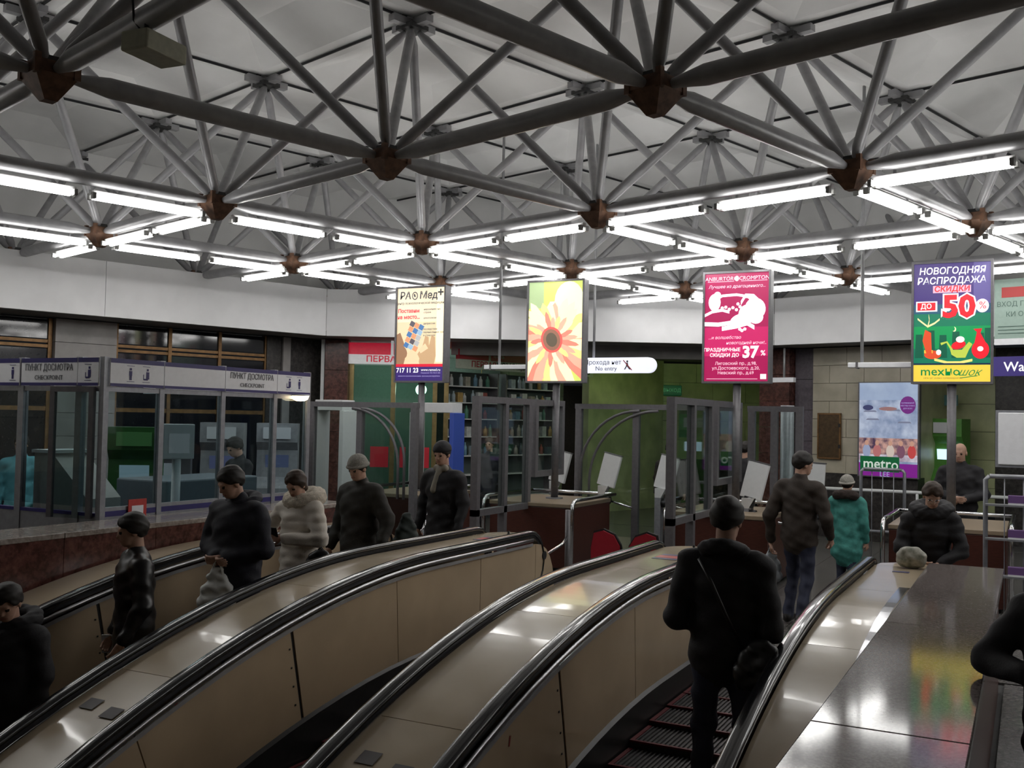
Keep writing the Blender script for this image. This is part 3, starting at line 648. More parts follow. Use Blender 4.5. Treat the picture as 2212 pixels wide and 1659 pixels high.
def sign_panel(a, c, rz, origin):
    """panel from a to c along the local x axis of a face whose outside is local -y"""
    r = empty('sign_panel', (0.036, 0, 0) if rz else (0, -0.036, 0), rz, bo); L = c-a
    B().box(a+0.004, c-0.004, -0.012, -0.002, Z0, Z1, M_SIGNW).obj('board', r)
    B().box(a+0.006, c-0.006, -0.014, -0.012, Z1-0.042, Z1, M_BLUE).obj('blue_stripe', r); B().box(a+0.006, c-0.006, -0.014, -0.012, Z0, Z0+0.028, M_BLUE).obj('blue_stripe', r)
    return r
FR = R(90)                                     # front face: local x -> +Y, outside (-y local) -> +X
for a, c, kind in ((0.02, 0.68, 'two'), (0.68, 1.53, ''), (1.53, 2.36, 'txt'), (2.36, 2.95, 'two2')):
    r = sign_panel(a, c, FR, (0, 0, 0)); m = (a+c)/2; zc = (Z0+Z1)/2-0.006
    if kind == 'txt': text('ПУНКТ ДОСМОТРА', 0.088, M_INK, r, (m, -0.016, zc+0.045), sx=0.82, fat=0.001); text('CHECKPOINT', 0.062, M_INK, r, (m, -0.016, zc-0.05))
    if kind == 'two': pict(r, m-0.09, 0, zc, 'person', 0); pict(r, m+0.10, 0, zc, 'case', 0)
    if kind == 'two2': pict(r, m-0.10, 0, zc, 'case', 0); pict(r, m+0.09, 0, zc, 'person', 0)
# side face: local x -> +X, outside -> -Y
for a, c, kind in ((-1.95, -1.10, 'two'), (-1.08, -0.30, 'txt'), (-0.30, -0.02, 'case')):
    r = sign_panel(a, c, 0.0, (0, 0, 0)); m = (a+c)/2; zc = (Z0+Z1)/2-0.006
    if kind == 'txt': text('ПУНКТ ДОСМОТРА', 0.088, M_INK, r, (m, -0.016, zc+0.045), sx=0.78, fat=0.001); text('CHECKPOINT', 0.062, M_INK, r, (m, -0.016, zc-0.05))
    if kind == 'two': pict(r, c-0.10, 0, zc, 'person', 0)
    if kind == 'case': pict(r, m, 0, zc, 'case', 0)
for y in (0, 0.68, 1.53, 2.36, 2.95): B().box(-0.03, 0.03, y-0.03, y+0.03, 0, Z1+0.01, M_BOOTHF).obj('post', bo)
for x in (-0.30, -1.10, -1.95): B().box(x-0.04, x+0.04, -0.03, 0.03, 0, Z1+0.01, M_BOOTHF).obj('post', bo)
for a, c in ((0, 0.68), (0.68, 1.53), (1.53, 2.36), (2.36, 2.95)):
    B().box(-0.004, 0.004, a+0.03, c-0.03, 1.25, Z0-0.05, M_GLASS2).obj('pane', bo)
    B().box(-0.02, 0.02, a+0.03, c-0.03, 0, 1.165, M_BOOTHF).obj('base_panel', bo); B().box(-0.024, 0.024, a+0.03, c-0.03, 1.165, 1.215, M_BLUE).obj('blue_line', bo); B().box(-0.022, 0.022, a+0.03, c-0.03, 1.215, 1.25, M_BOOTHF).obj('sill', bo)
    B().box(-0.022, 0.022, a+0.03, c-0.03, Z0-0.05, Z0-0.002, M_BOOTHF).obj('head_rail', bo)
for a, c in ((-1.95, -1.10), (-1.10, -0.30), (-0.30, 0.0)):
    B().box(a+0.04, c-0.03, -0.004, 0.004, 1.25, Z0-0.05, M_GLASS2).obj('pane', bo)
    B().box(a+0.04, c-0.03, -0.02, 0.02, 0, 1.17, M_BOOTHF).obj('base_panel', bo); B().box(a+0.04, c-0.03, -0.024, 0.024, 1.17, 1.20, M_BLUE).obj('blue_line', bo)
    B().box(a+0.04, c-0.03, -0.022, 0.022, Z0-0.05, Z0-0.002, M_BOOTHF).obj('head_rail', bo)
B().box(-2.6, -0.0, 2.9, 2.95, Z0, Z1, M_SIGNW).obj('end_board', bo)
dl = tag(empty('dome_lamp', (-7.52, 9.38, 2.355)), 'warm glowing dome lamp under the booth sign with pictograms', 'lamp')
B().lathe([(0.0, -0.06), (0.05, -0.056), (0.085, -0.038), (0.10, 0.0)], emitter('dome_warm', (1.0, 0.80, 0.50), 7.0), 16).obj('dome', dl); B().lathe([(0.105, 0.0), (0.105, 0.018), (0.0, 0.018)], M_WHITE, 16).obj('base', dl)
# open door leaf with dark frame near the booth corner
dr = tag(empty('glass_door', (-7.66, 6.60, 0), R(-168)), 'dark-framed glass door leaf standing open at the booth corner', 'door')
for x0, x1 in ((0.0, 0.05), (0.42, 0.47)): B().box(x0, x1, -0.02, 0.02, 1.15, 2.36, M_FRAME).obj('stile', dr)
B().box(0.05, 0.42, -0.02, 0.02, 2.31, 2.36, M_FRAME).obj('top_rail', dr); B().box(0.05, 0.42, -0.004, 0.004, 1.15, 2.31, M_GLASS).obj('pane', dr)
# things inside the booth
def terminal(loc, rz, col, label, h=1.75, screen=(0.30, 0.42, 0.48), e=0.3):
    m = mat('terminal_%d' % int(1000*sum(col)), col, 0.4, noise=0.15); r = tag(empty('payment_terminal', loc, rz), label, 'terminal')
    B().prism([(-0.25, 0), (0.25, 0), (0.25, h*0.52), (0.10, h*0.60), (0.06, h*0.80), (0.18, h*0.86), (0.18, h), (-0.25, h)], -0.30, 0.30, m, 'x').obj('cabinet', r)
    for o_ in r.children: o_.rotation_euler = (0, 0, math.pi)
    scr = B().box(-0.17, 0.17, -0.004, 0.004, -0.13, 0.13, emitter('screen_%d' % int(1000*screen[0]), screen, e)).obj('screen', r, (0, -0.09, h*0.70), (R(8), 0, 0))
    B().box(-0.2, 0.2, -0.215, -0.18, h*0.885, h*0.97, emitter('header_%d' % int(1000*col[1]), tuple(min(1, c*2.2+.05) for c in col), e*0.25)).obj('header', r)
    B().box(-0.12, 0.12, -0.27, -0.25, h*0.42, h*0.47, M_BLACK).obj('slot', r)
    return r
terminal((-9.65, 8.95, 0.0), R(40), (0.02, 0.10, 0.015), 'green payment terminal with small screen behind the booth glass', 1.95)
terminal((-10.3, 10.1, 0), R(40), (0.10, 0.10, 0.11), 'black payment terminal with a tilted screen inside the booth', 1.9, (0.4, 0.42, 0.45), 0.2)
terminal((-10.35, 11.2, 0), R(35), (0.30, 0.30, 0.31), 'grey cash machine at the rear of the booth', 2.0, (0.12, 0.13, 0.25), 0.3)
terminal((-10.1, 12.1, 0), R(35), (0.34, 0.34, 0.36), 'pale grey cash machine beside the booth end', 2.0, (0.10, 0.12, 0.22), 0.3)
xr = tag(empty('luggage_scanner', (-8.35, 8.6, 0), R(90)), 'grey luggage scanner standing behind the booth windows', 'scanner')
B().box(-0.7, 0.7, -0.3, 0.45, 0.55, 1.42, mat('scanner_grey', (0.14, 0.17, 0.20), 0.45, noise=0.1), 0.02).obj('tunnel', xr); B().box(-1.1, 1.1, -0.25, 0.4, 0.45, 0.55, M_BLACK).obj('conveyor', xr)
for x in (-0.9, 0.9): B().box(x-0.04, x+0.04, -0.2, 0.35, 0, 0.45, M_FRAME).obj('leg', xr)
mon = tag(empty('monitor_post', (-7.83, 7.80, 0), R(70)), 'white post with a small monitor behind the booth glass', 'monitor')
B().tube([(0, 0, 0), (0, 0, 1.7)], 0.045, M_WHITE, 10).obj('post', mon); B().box(-0.17, 0.17, -0.05, 0.05, 1.66, 2.02, M_WHITE, 0.01).obj('housing', mon); B().box(-0.11, 0.11, -0.056, -0.05, 1.72, 1.92, emitter('grey_screen', (0.30, 0.32, 0.33), 0.25)).obj('screen', mon)
dsk = tag(empty('inspection_desk', (-8.3, 7.0, 0), 0), 'pale inspection desk with a sloping top inside the booth', 'desk')
B().prism([(-0.4, 0), (0.35, 0), (0.35, 1.3), (-0.15, 1.72), (-0.4, 1.72)], -0.2, 0.2, mat('desk_grey', (0.5, 0.47, 0.44), 0.5, noise=0.1), 'y').obj('body', dsk)
B().box(-0.42, -0.1, -0.22, 0.22, 1.72, 1.75, M_WHITE).obj('top', dsk)
orange = tag(B().box(-7.35, -7.05, 9.75, 10.25, 0, 0.98, mat('orange_panel', (0.48, 0.12, 0.03), 0.5, noise=0.1), 0.01).box(-7.37, -7.03, 9.73, 10.27, 0.98, 1.0, M_BLACK).obj('ticket_cabinet'), 'orange cabinet behind the woman in the white fur-trimmed coat', 'cabinet')
rn = tag(B().box(-0.11, 0.11, -0.004, 0.004, -0.09, 0.09, mat('red_notice', (0.55, 0.05, 0.04), 0.5, noise=0.15)).box(-0.07, 0.07, -0.006, -0.004, -0.05, 0.03, M_SIGNW).obj('red_notice', None, (-7.56, 7.05, 1.22), (0, 0, R(90))), 'small red notice stuck low on the booth front', 'notice')

# ------------------------------------------------------------------ glass partitions on the turnstile line
def partition(x, y0, y1, z0, z1, bars, legs, label):
    r = tag(empty('glass_partition', (x, y0, 0)), label, 'partition', 'grey framed glass partitions'); L = y1-y0; t = 0.055
    B().box(-0.05, 0.05, 0, L, z1-t, z1+0.03, M_FRAME).obj('top_rail', r); B().box(-0.05, 0.05, 0, L, z0, z0+t+0.03, M_FRAME).obj('bottom_rail', r)
    for y in [0]+bars+[L-0.09]: B().box(-0.05, 0.05, y, y+0.09, (0 if y in legs else z0+t+0.03), z1-t, M_FRAME).obj('post', r)
    yy = [0]+bars+[L-0.09]
    for a, c in zip(yy[:-1], yy[1:]): B().box(-0.005, 0.005, a+0.09, c, z0+t+0.03, z1-t, M_GLASS).obj('pane', r)
    return r
partition(-6.45, 11.62, 13.22, 0.86, 2.40, [0.78], [0, 0.78], 'tall grey-framed glass partition beside the flower light box')
partition(-6.45, 13.36, 14.38, 1.30, 2.40, [], [], 'short grey-framed glass partition above the cabinet behind the flower light box')
partition(-3.78, 11.55, 13.22, 0.92, 2.41, [0.80], [0, 0.80], 'tall grey-framed glass partition beside the crimson light box')
partition(-3.78, 13.40, 14.72, 1.30, 2.41, [], [], 'short grey-framed glass partition above the cabinet behind the crimson light box')
def gate(x0, x1, y, zt, posts, arcs, label):
    r = tag(empty('gate_frame', (x0, y, 0)), label, 'gate', 'grey gate frames across the lanes'); L = x1-x0
    B().box(0, L, -0.045, 0.045, zt-0.08, zt, M_FRAME).obj('top_beam', r)
    for p in posts: B().box(p-x0-0.05, p-x0+0.05, -0.045, 0.045, 0, zt-0.08, M_FRAME).obj('post', r)
    xs = [p-x0 for p in posts]
    for a, c in zip(xs[:-1], xs[1:]): B().box(a+0.05, c-0.05, -0.004, 0.004, 0.35, zt-0.08, M_GLASS).obj('pane', r)
    for (cx, rad, sgn) in arcs:
        pts = [(cx-x0+sgn*rad*math.cos(t), -0.06, zt-0.1-rad+rad*math.sin(t)) for t in np.linspace(0.0, math.pi/2, 12)]
        B().tube([(pts[0][0], -0.06, 0.9)]+pts, 0.022, M_FRAME, 8).obj('arc_tube', r)
    return r
gate(-6.44, -3.86, 14.9, 2.40, [-6.38, -5.42, -3.92], [(-5.35, 0.98, -1), (-5.05, 1.12, -1)], 'grey glazed gate with two arched tubes closing the empty escalator lane')
gate(-10.18, -8.16, 12.95, 2.35, [-10.12, -9.2, -8.22], [(-9.15, 0.80, 1), (-9.32, 0.86, 1)], 'grey glazed gate with arched tube next to the checkpoint booth')
gate(-3.72, -2.92, 15.0, 2.40, [-3.66, -3.33, -2.97], [], 'narrow grey gate frame next to the red granite pillar')
co = tag(B().lathe([(0.10, 0), (0.10, 2.42), (0.0, 2.42)], M_BOOTHF, 14, (-3.22, 15.35, 0)).obj('round_post'), 'pale round metal post in front of the red granite pillar', 'post')
def detector(x0, x1, y, side, label):
    r = tag(empty('metal_detector', ((x0+x1)/2, y, 0)), label, 'metal detector'); W = (x1-x0)/2
    B().box(-W, W, -0.18, 0.18, 2.22, 2.40, M_WHITE, 0.01).obj('header', r)
    for s, m in ((-1, M_WHITE), (1, side)): B().box(s*W-0.045, s*W+0.045, -0.2, 0.2, 0, 2.22, m, 0.01).obj('side_panel', r)
    return r
detector(-10.1, -9.25, 16.0, mat('detector_blue', (0.05, 0.10, 0.45), 0.4), 'walk-through metal detector with a blue side and white header')
detector(-11.0, -10.42, 14.3, M_WHITE, 'white walk-through metal detector frame at the booth end')

# ------------------------------------------------------------------ turnstile islands, readers and flaps
def island(xc, label, half=0.64, y0=13.15, y1=14.65):
    r = tag(empty('turnstile_cabinet', (xc, y0, 0)), label, 'turnstile', 'turnstile cabinets'); L = y1-y0
    B().box(-half, half, 0, L, 0.05, 0.90, M_CAB, 0.01).obj('body', r); B().box(-half-0.01, half+0.01, -0.01, L+0.01, 0.90, 0.955, M_CREAM, 0.008).obj('top', r)
    B().box(-half+0.05, half-0.05, 0.05, L-0.05, 0.0, 0.05, M_BLACK).obj('foot', r)
    for s in (-1, 1):
        x = s*(half+0.06)
        pts = [(x, -0.09, 0.0), (x, -0.09, 0.86), (x, -0.07, 0.95), (x, -0.01, 1.0), (x, 0.06, 1.015), (x, L+0.05, 1.015)]
        B().tube(pts, 0.028, M_CHROME, 10).obj('side_rail', r)
    B().tube([(-half-0.06, L+0.05, 1.015), (half+0.06, L+0.05, 1.015)], 0.028, M_CHROME, 10).obj('end_rail', r)
    return r
island(-8.77, 'red-brown turnstile cabinet with chrome rails beneath the medical light box', 0.60)
island(-6.38, 'red-brown turnstile cabinet with chrome rails beneath the flower light box')
island(-3.63, 'red-brown turnstile cabinet with chrome rails beneath the crimson light box')
island(-0.89, 'red-brown turnstile cabinet with chrome rails beneath the sale light box')
def reader(x, y, label, tilt=12, col=M_WHITE, logo=False):
    r = tag(empty('card_reader', (x, y, 0), R(-6)), label, 'card reader', 'white card readers on the turnstiles')
    B().box(-0.05, 0.05, -0.05, 0.05, 0.0, 1.0, M_BOOTHF).obj('stand', r)
    B().add([(-0.05, -0.05, 1.0), (0.05, -0.05, 1.0), (0.05, 0.05, 1.0), (-0.05, 0.05, 1.0), (-0.045, -0.06, 1.14), (0.13, -0.06, 1.14), (0.13, 0.05, 1.14), (-0.045, 0.05, 1.14)],
            [(0, 3, 2, 1), (4, 5, 6, 7), (0, 1, 5, 4), (1, 2, 6, 5), (2, 3, 7, 6), (3, 0, 4, 7)], M_WHITE).obj('neck', r)
    h = B().box(-0.15, 0.15, -0.03, 0.03, 0, 0.50, col, 0.012).obj('panel', r, (0.06, 0.0, 1.13), (R(-tilt*0.5), R(tilt), 0))
    B().box(-0.155, 0.155, -0.035, 0.035, 0.50, 0.515, M_FRAME).obj('cap', h)
    if logo: B().box(-0.08, 0.08, -0.034, -0.031, -0.12, 0.02, M_BLACK).obj('logo_plate', h); B().lathe([(0.0, 0.001), (0.045, 0.0)], M_WHITE, 14).obj('logo', h, (0, -0.036, -0.03), (R(90), 0, 0))
    for a in (0, 120, 240):
        ca = R(a-14); B().tube([(0.10, 0.0, 0.92), (0.10+0.40*max(-.25, math.cos(ca)), 0.06, 0.92+0.42*math.sin(ca))], 0.017, M_CHROME, 8).obj('tripod_arm', r)
    B().tube([(0.05, 0, 0.92), (0.14, 0, 0.92)], 0.06, M_DARKM, 12).obj('hub', r)
    return r
reader(-5.90, 14.72, 'white tilted card reader beside the left post of the arched gate')
reader(-4.98, 14.72, 'brightest white card reader in the middle of the closed lane')
reader(-3.42, 13.75, 'white card reader with round emblem beside the man with the shoulder bag', logo=True)
reader(-6.95, 15.2, 'white card reader seen through the short partition')
reader(-2.66, 14.0, 'white card reader behind the head of the man in the brown jacket', 3)
M_FLAP = mat('flap_red', (0.34, 0.012, 0.025), 0.4, noise=0.1)
for k, (x, sg) in enumerate(((-5.02, 1), (-4.53, -1))):
    r = tag(empty('barrier_flap', (x, 12.75, 0)), 'red rounded barrier flap sloping right in the closed lane' if sg > 0 else 'red rounded barrier flap curving left in the closed lane', 'barrier', 'red barrier flaps')
    out = [(-0.24*sg, 0.0), (-0.24*sg, 0.46), (-0.20*sg, 0.66), (-0.06*sg, 0.70), (0.10*sg, 0.64), (0.19*sg, 0.50), (0.22*sg, 0.30), (0.22*sg, 0.0)]
    B().prism([(u*0.93, v*0.965) for u, v in out], -0.035, 0.0, M_FLAP).obj('flap', r); B().prism(out, 0.0, 0.04, M_BLACK).obj('rim', r)
rl = tag(empty('wall_rail', (0, 0, 0)), 'white tubular hand rail in front of the dark plinth below the metro poster', 'rail')
B().tube([(-3.55, 19.0, 1.0), (-1.75, 19.0, 1.0), (0.9, 18.6, 1.0)], 0.03, M_WHITE, 8).obj('tube', rl)
for x, y in ((-3.5, 19.0), (-1.75, 19.0), (0.7, 18.63)): B().tube([(x, y, 0), (x, y, 1.0)], 0.025, M_WHITE, 8).obj('post', rl)
# bracket tubes from the newels to the islands' chrome posts
for x, xx in ((-4.50, -4.52), (-6.33, -6.36)):
    r = tag(empty('guide_rail', (x, 9.6, 0)), 'bent chrome guide rail leaving the end of the double balustrade' if x > -5 else 'bent chrome guide rail by the man in the grey knit hat', 'rail')
    B().tube([(0, 0, 0.74), (0, 0.12, 0.74), (0, 0.5, 0.80), (0, 0.62, 0.86)], 0.016, M_CHROME, 8).obj('tube', r); B().tube([(-0.03, 0.0, 0.74), (0.03, 0.0, 0.74)], 0.045, M_BLACK, 12).obj('flange', r)
    B().tube([(0, 0.64, 0), (0, 0.64, 1.16)], 0.028, M_FRAME if x > -5 else M_CHROME, 10).obj('post', r)

# ------------------------------------------------------------------ light boxes on poles
def clip(poly, x0, x1, z0, z1):
    for ax, lim, sg in ((0, x0, 1), (0, x1, -1), (1, z0, 1), (1, z1, -1)):
        out = []
        for i in range(len(poly)):
            a, c = poly[i-1], poly[i]; da = sg*(a[ax]-lim); dc = sg*(c[ax]-lim)
            if (da >= 0) != (dc >= 0):
                t = da/(da-dc); out.append((a[0]+(c[0]-a[0])*t, a[1]+(c[1]-a[1])*t))
            if dc >= 0: out.append(c)
        poly = out
        if not poly: return []
    return poly
PW, PH = 0.445, 1.50                          # print: half width, height
def E_(name, rgb, s=1.0): return emitter('print_'+name, srgb(*rgb), s*BOX_EMIT)
class Art:
    """flat printed shapes lit from behind, layered one millimetre apart"""
    def __init__(s, parent): s.p = parent; s.l = 0; s.bm = {}
    def poly(s, pts, m, name='print_shape'):
        s.l += 1; pts = clip(list(pts), -PW, PW, 0.0, PH)
        if len(pts) > 2: B().prism(pts, -0.0815-0.0003*s.l, -0.080, m).obj(name, s.p)
    def many(s, polys, m, name='print_shape'):
        s.l += 1; b = B()
        for q in polys:
            q = clip(list(q), -PW, PW, 0.0, PH)
            if len(q) > 2: b.prism(q, -0.0815-0.0003*s.l, -0.080, m)
        if b.v: b.obj(name, s.p)
    def rect(s, x0, x1, z0, z1, m, name='print_shape'): s.poly([(x0, z0), (x1, z0), (x1, z1), (x0, z1)], m, name)
    def ell(s, x, z, a, b, m, rot=0.0, n=20, name='print_shape'):
        s.poly([(x+a*math.cos(t)*math.cos(rot)-b*math.sin(t)*math.sin(rot), z+a*math.cos(t)*math.sin(rot)+b*math.sin(t)*math.cos(rot)) for t in np.linspace(0, 2*math.pi, n, endpoint=False)], m, name)
    def txt(s, t, size, m, x, z, **k): s.l += 1; return text(t, size, m, s.p, (x, -0.0825-0.0003*s.l, z), **k)
def lightbox(x, label):
    r = tag(empty('light_box', (x, 14.0, 0)), label, 'light box', 'advertising light boxes on poles')
    B().tube([(0, 0, 0.955), (0, 0, 2.72)], 0.055, M_FRAME, 12).lathe([(0.13, 0.956), (0.13, 0.975), (0.055, 0.975)], M_FRAME, 14).obj('pole', r)
    Zb = 2.72; w_ = PW+0.03
    c = B().box(-w_, w_, -0.078, 0.078, Zb-0.03, Zb+PH+0.03, M_FRAME, 0.01).obj('case', r)
    for x0, x1, z0, z1 in ((-w_, -PW, Zb-0.03, Zb+PH+0.03), (PW, w_, Zb-0.03, Zb+PH+0.03), (-PW, PW, Zb+PH, Zb+PH+0.03), (-PW, PW, Zb-0.03, Zb)):
        B().box(x0, x1, -0.105, -0.07, z0, z1, M_FRAME).obj('frame_bar', r)
    pr_ = empty('poster', (0, 0, Zb), 0, r); return r, Art(pr_)
# 1: medical centre
_, a = lightbox(-8.77, 'light box with beige medical advert showing coloured cubes in hands')
a.rect(-PW, PW, 0, PH, E_('beige', (226, 208, 170), 1.0), 'backlit_sheet'); a.rect(-PW, PW, 0.95, PH, E_('beige_top', (236, 222, 192), 1.0))
a.rect(0.30, PW, 0.3, PH, E_('beige_lit', (250, 236, 200), 1.15))
K1 = E_('grey_ink', (82, 80, 84)); K2 = E_('text_red', (222, 70, 78)); K3 = E_('hand', (196, 160, 120)); K4 = E_('hand_dark', (150, 112, 84)); K5 = E_('hand_lit', (232, 204, 164))
a.txt('РА', 0.165, K1, -0.30, 1.375, fat=0.006, shear=0.1); a.txt('Мед', 0.165, K1, 0.14, 1.375, fat=0.006, shear=0.1); a.txt('+', 0.20, K1, 0.37, 1.41, fat=0.012)
a.ell(-0.115, 1.375, 0.055, 0.066, K1); a.ell(-0.115, 1.375, 0.04, 0.05, E_('beige_top', (0, 0, 0))); a.ell(-0.12, 1.38, 0.016, 0.03, K1, 0.4)
a.txt('Центр психологической медицины', 0.056, K1, 0.0, 1.255)
a.txt('Поставим', 0.085, K2, -0.225, 1.13, fat=0.006); a.txt('на место...', 0.085, K2, -0.225, 1.03, fat=0.006)
for t, z in (('нарушения сна', 1.15), ('страхи', 1.10), ('алкоголизм', 1.01), ('депрессия', 0.92), ('последствия', 0.83), ('перенесённых травм', 0.78), ('и стрессов', 0.73)): a.txt(t, 0.042, K1, 0.06, z, align='LEFT')
a.poly([(-PW, 0.27), (-PW, 0.75), (-0.38, 0.78), (-0.30, 0.60), (-0.32, 0.45), (-0.25, 0.30), (-0.1, 0.27)], K4); a.poly([(0.0, 0.27), (-0.05, 0.42), (0.05, 0.55), (0.10, 0.72), (0.16, 0.70), (0.17, 0.55), (0.22, 0.73), (0.28, 0.70), (0.30, 0.40), (0.27, 0.27)], K3)
a.poly([(-0.30, 0.27), (-0.26, 0.42), (-0.14, 0.52), (-0.06, 0.46), (0.0, 0.36), (-0.02, 0.27)], K5); a.ell(-0.32, 0.47, 0.07, 0.11, K4, 0.5); a.poly([(0.02, 0.44), (0.16, 0.52), (0.10, 0.60), (-0.02, 0.50)], K5); a.ell(-0.36, 0.33, 0.05, 0.07, K4)
CB = [E_('cube_blue', (72, 116, 168)), E_('cube_sky', (150, 180, 204)), E_('cube_orange', (216, 150, 110)), E_('cube_grey', (176, 176, 176)), E_('cube_dark', (86, 80, 90))]
seq = [0, 1, 2, 2, 4, 3, 0, 2, 3, 2, 0, 1, 4, 2, 0]
for k in range(15):
    u, v = k % 3, k//3; cx = -0.30+u*0.085+v*0.042*0.3+(v-2)*-0.02; cz = 0.58+v*0.085-u*0.03; cx += (v*0.035)
    s_ = 0.04; ca, sa = math.cos(-0.5), math.sin(-0.5)
    a.poly([(cx+p*ca-q*sa, cz+p*sa+q*ca) for p, q in ((-s_, -s_), (s_, -s_), (s_, s_), (-s_, s_))], CB[seq[k]])
a.rect(-PW, PW, 0.225, 0.27, E_('bar_red', (214, 30, 54))); a.rect(-PW, PW, 0.0, 0.225, E_('bar_purple', (54, 36, 104)))
a.txt('717 11 23', 0.105, E_('white', (245, 245, 245)), -0.22, 0.165, fat=0.006); a.txt('www.ramed.ru', 0.06, E_('white', (0, 0, 0)), 0.22, 0.175); a.txt('Лицензия ЛО-78-01-001', 0.034, E_('lilac', (150, 140, 190)), 0.22, 0.125); a.txt('имеются противопоказания, проконсультируйтесь', 0.032, E_('lilac', (0, 0, 0)), 0.0, 0.075)
# 2: flower
_, a = lightbox(-6.38, 'light box glowing with a large pink and yellow gerbera flower')
a.rect(-PW, PW, 0, PH, E_('lime', (206, 218, 110), 1.05), 'backlit_sheet'); a.rect(-PW, -0.2, 1.1, PH, E_('sage', (168, 190, 140))); a.ell(0.22, 1.2, 0.24, 0.30, E_('pale_lemon', (245, 248, 190), 1.3)); a.rect(-0.1, PW, 0.95, 1.2, E_('pale_lemon', (0, 0, 0)))
fx, fz = -0.05, 0.62
PC = [E_('petal_cream', (255, 240, 190), 1.15), E_('petal_pink', (250, 140, 120), 1.0), E_('petal_red', (236, 70, 74), 1.0), E_('petal_gold', (255, 220, 140), 1.1), E_('petal_rose', (255, 176, 150), 1.05)]
def petal(t, r0, r1, w0):
    c, s_ = math.cos(t), math.sin(t); out = [(r0, -w0*0.35), (r0+(r1-r0)*0.45, -w0), (r0+(r1-r0)*0.85, -w0*0.6), (r1, 0), (r0+(r1-r0)*0.85, w0*0.6), (r0+(r1-r0)*0.45, w0), (r0, w0*0.35)]
    return [(fx+p*c-q*s_, fz+p*s_+q*c) for p, q in out]
rnd = random.Random(3)
ring = [(k*2*math.pi/30+rnd.uniform(-.05, .05)) for k in range(30)]
for k, t in enumerate(ring):
    up = math.sin(t) > 0.35; a.poly(petal(t, 0.1, (0.62 if up else 0.95)*rnd.uniform(.9, 1.1), 0.085), PC[(0, 4, 0, 3, 0, 0)[k % 6] if up else (4, 0, 1, 4, 3, 0)[k % 6]], 'petal')
for k in range(22):
    t = k*2*math.pi/22+0.1; a.poly(petal(t, 0.1, 0.40*rnd.uniform(.85, 1.15), 0.045), PC[(4, 1, 0, 4, 3)[k % 5]], 'petal')
a.ell(fx, fz, 0.175, 0.20, E_('disc_rose', (226, 96, 88)), 0.4); a.ell(fx, fz, 0.14, 0.165, E_('disc_brown', (150, 104, 84)), 0.4); a.ell(fx, fz, 0.09, 0.11, E_('disc_dark', (96, 84, 68)), 0.4)
# 3: jewellery
_, a = lightbox(-3.63, 'light box with crimson jewellery advert and 37 percent discount')
W_ = E_('white', (0, 0, 0)); PK = E_('pale_pink', (244, 205, 220)); CR = E_('crimson', (158, 22, 78), 1.05)
a.rect(-PW, PW, 0, PH, CR, 'backlit_sheet'); a.rect(-PW, PW, 0.35, 0.75, E_('crimson_lit', (190, 34, 96), 1.05))
a.txt('ANBURTÖRG', 0.075, PK, -0.22, 1.425, shear=0.1); a.txt('CROMPTON', 0.075, PK, 0.24, 1.425, shear=0.1); a.ell(0.0, 1.425, 0.03, 0.038, PK); a.rect(-0.41, -0.04, 1.385, 1.391, PK); a.rect(0.06, 0.42, 1.385, 1.391, PK)
a.txt('Лучшее из драгоценного...', 0.062, PK, 0.0, 1.315, shear=0.25)
WH = E_('jewel_white', (255, 246, 250), 1.25)
a.ell(-0.31, 1.10, 0.085, 0.12, WH); a.ell(-0.27, 1.2, 0.05, 0.05, WH)
def band(pts, wd): return [(x, z+wd) for x, z in pts]+[(x, z-wd) for x, z in reversed(pts)]
a.poly(band([(-0.32, 1.12), (-0.2, 1.19), (0.0, 1.2), (0.15, 1.17), (0.25, 1.08)], 0.018), WH); a.poly(band([(0.06, 1.08), (0.12, 1.18), (0.24, 1.17), (0.33, 1.08), (0.38, 0.95)], 0.03), WH)
a.ell(0.26, 1.0, 0.14, 0.15, WH, 0.4); a.ell(0.16, 0.93, 0.13, 0.13, WH); a.ell(0.05, 0.85, 0.14, 0.08, WH, 0.3); a.ell(0.27, 0.88, 0.10, 0.09, WH)
a.poly(band([(-PW, 0.92), (-0.34, 0.97), (-0.2, 0.99), (-0.1, 0.96)], 0.02), WH); a.poly(band([(-PW, 0.80), (-0.25, 0.79), (0.0, 0.82), (0.15, 0.80)], 0.028), WH); a.poly(band([(-0.2, 0.73), (0.0, 0.76), (0.15, 0.80), (0.25, 0.74)], 0.03), WH)
for x, z in ((-0.15, 1.03), (-0.1, 1.0), (-0.05, 1.02), (0.0, 0.99), (0.05, 1.03), (0.02, 1.07), (0.08, 0.70), (0.12, 0.72), (0.05, 0.72), (-0.2, 1.02)): a.ell(x, z, 0.022, 0.022, WH, n=8)
a.txt('...и волшебство', 0.062, PK, -0.16, 0.605, shear=0.2); a.txt('новогодней ночи!..', 0.062, PK, 0.14, 0.53, shear=0.2)
a.txt('ПРАЗДНИЧНЫЕ', 0.066, W_, -0.195, 0.435, fat=0.003); a.txt('СКИДКИ ДО', 0.066, W_, -0.16, 0.36, fat=0.003); a.txt('37', 0.22, W_, 0.20, 0.395, fat=0.02); a.txt('%', 0.10, W_, 0.375, 0.385, fat=0.003)
for t, z in (('Лиговский пр., д.98,', 0.245), ('ул.Достоевского, д.20,', 0.18), ('Невский пр., д.69', 0.115)): a.txt(t, 0.062, PK, 0.0, z)
a.rect(-0.41, 0.3, 0.03, 0.036, PK); a.rect(0.34, 0.42, 0.03, 0.10, E_('ivory', (235, 232, 225)))
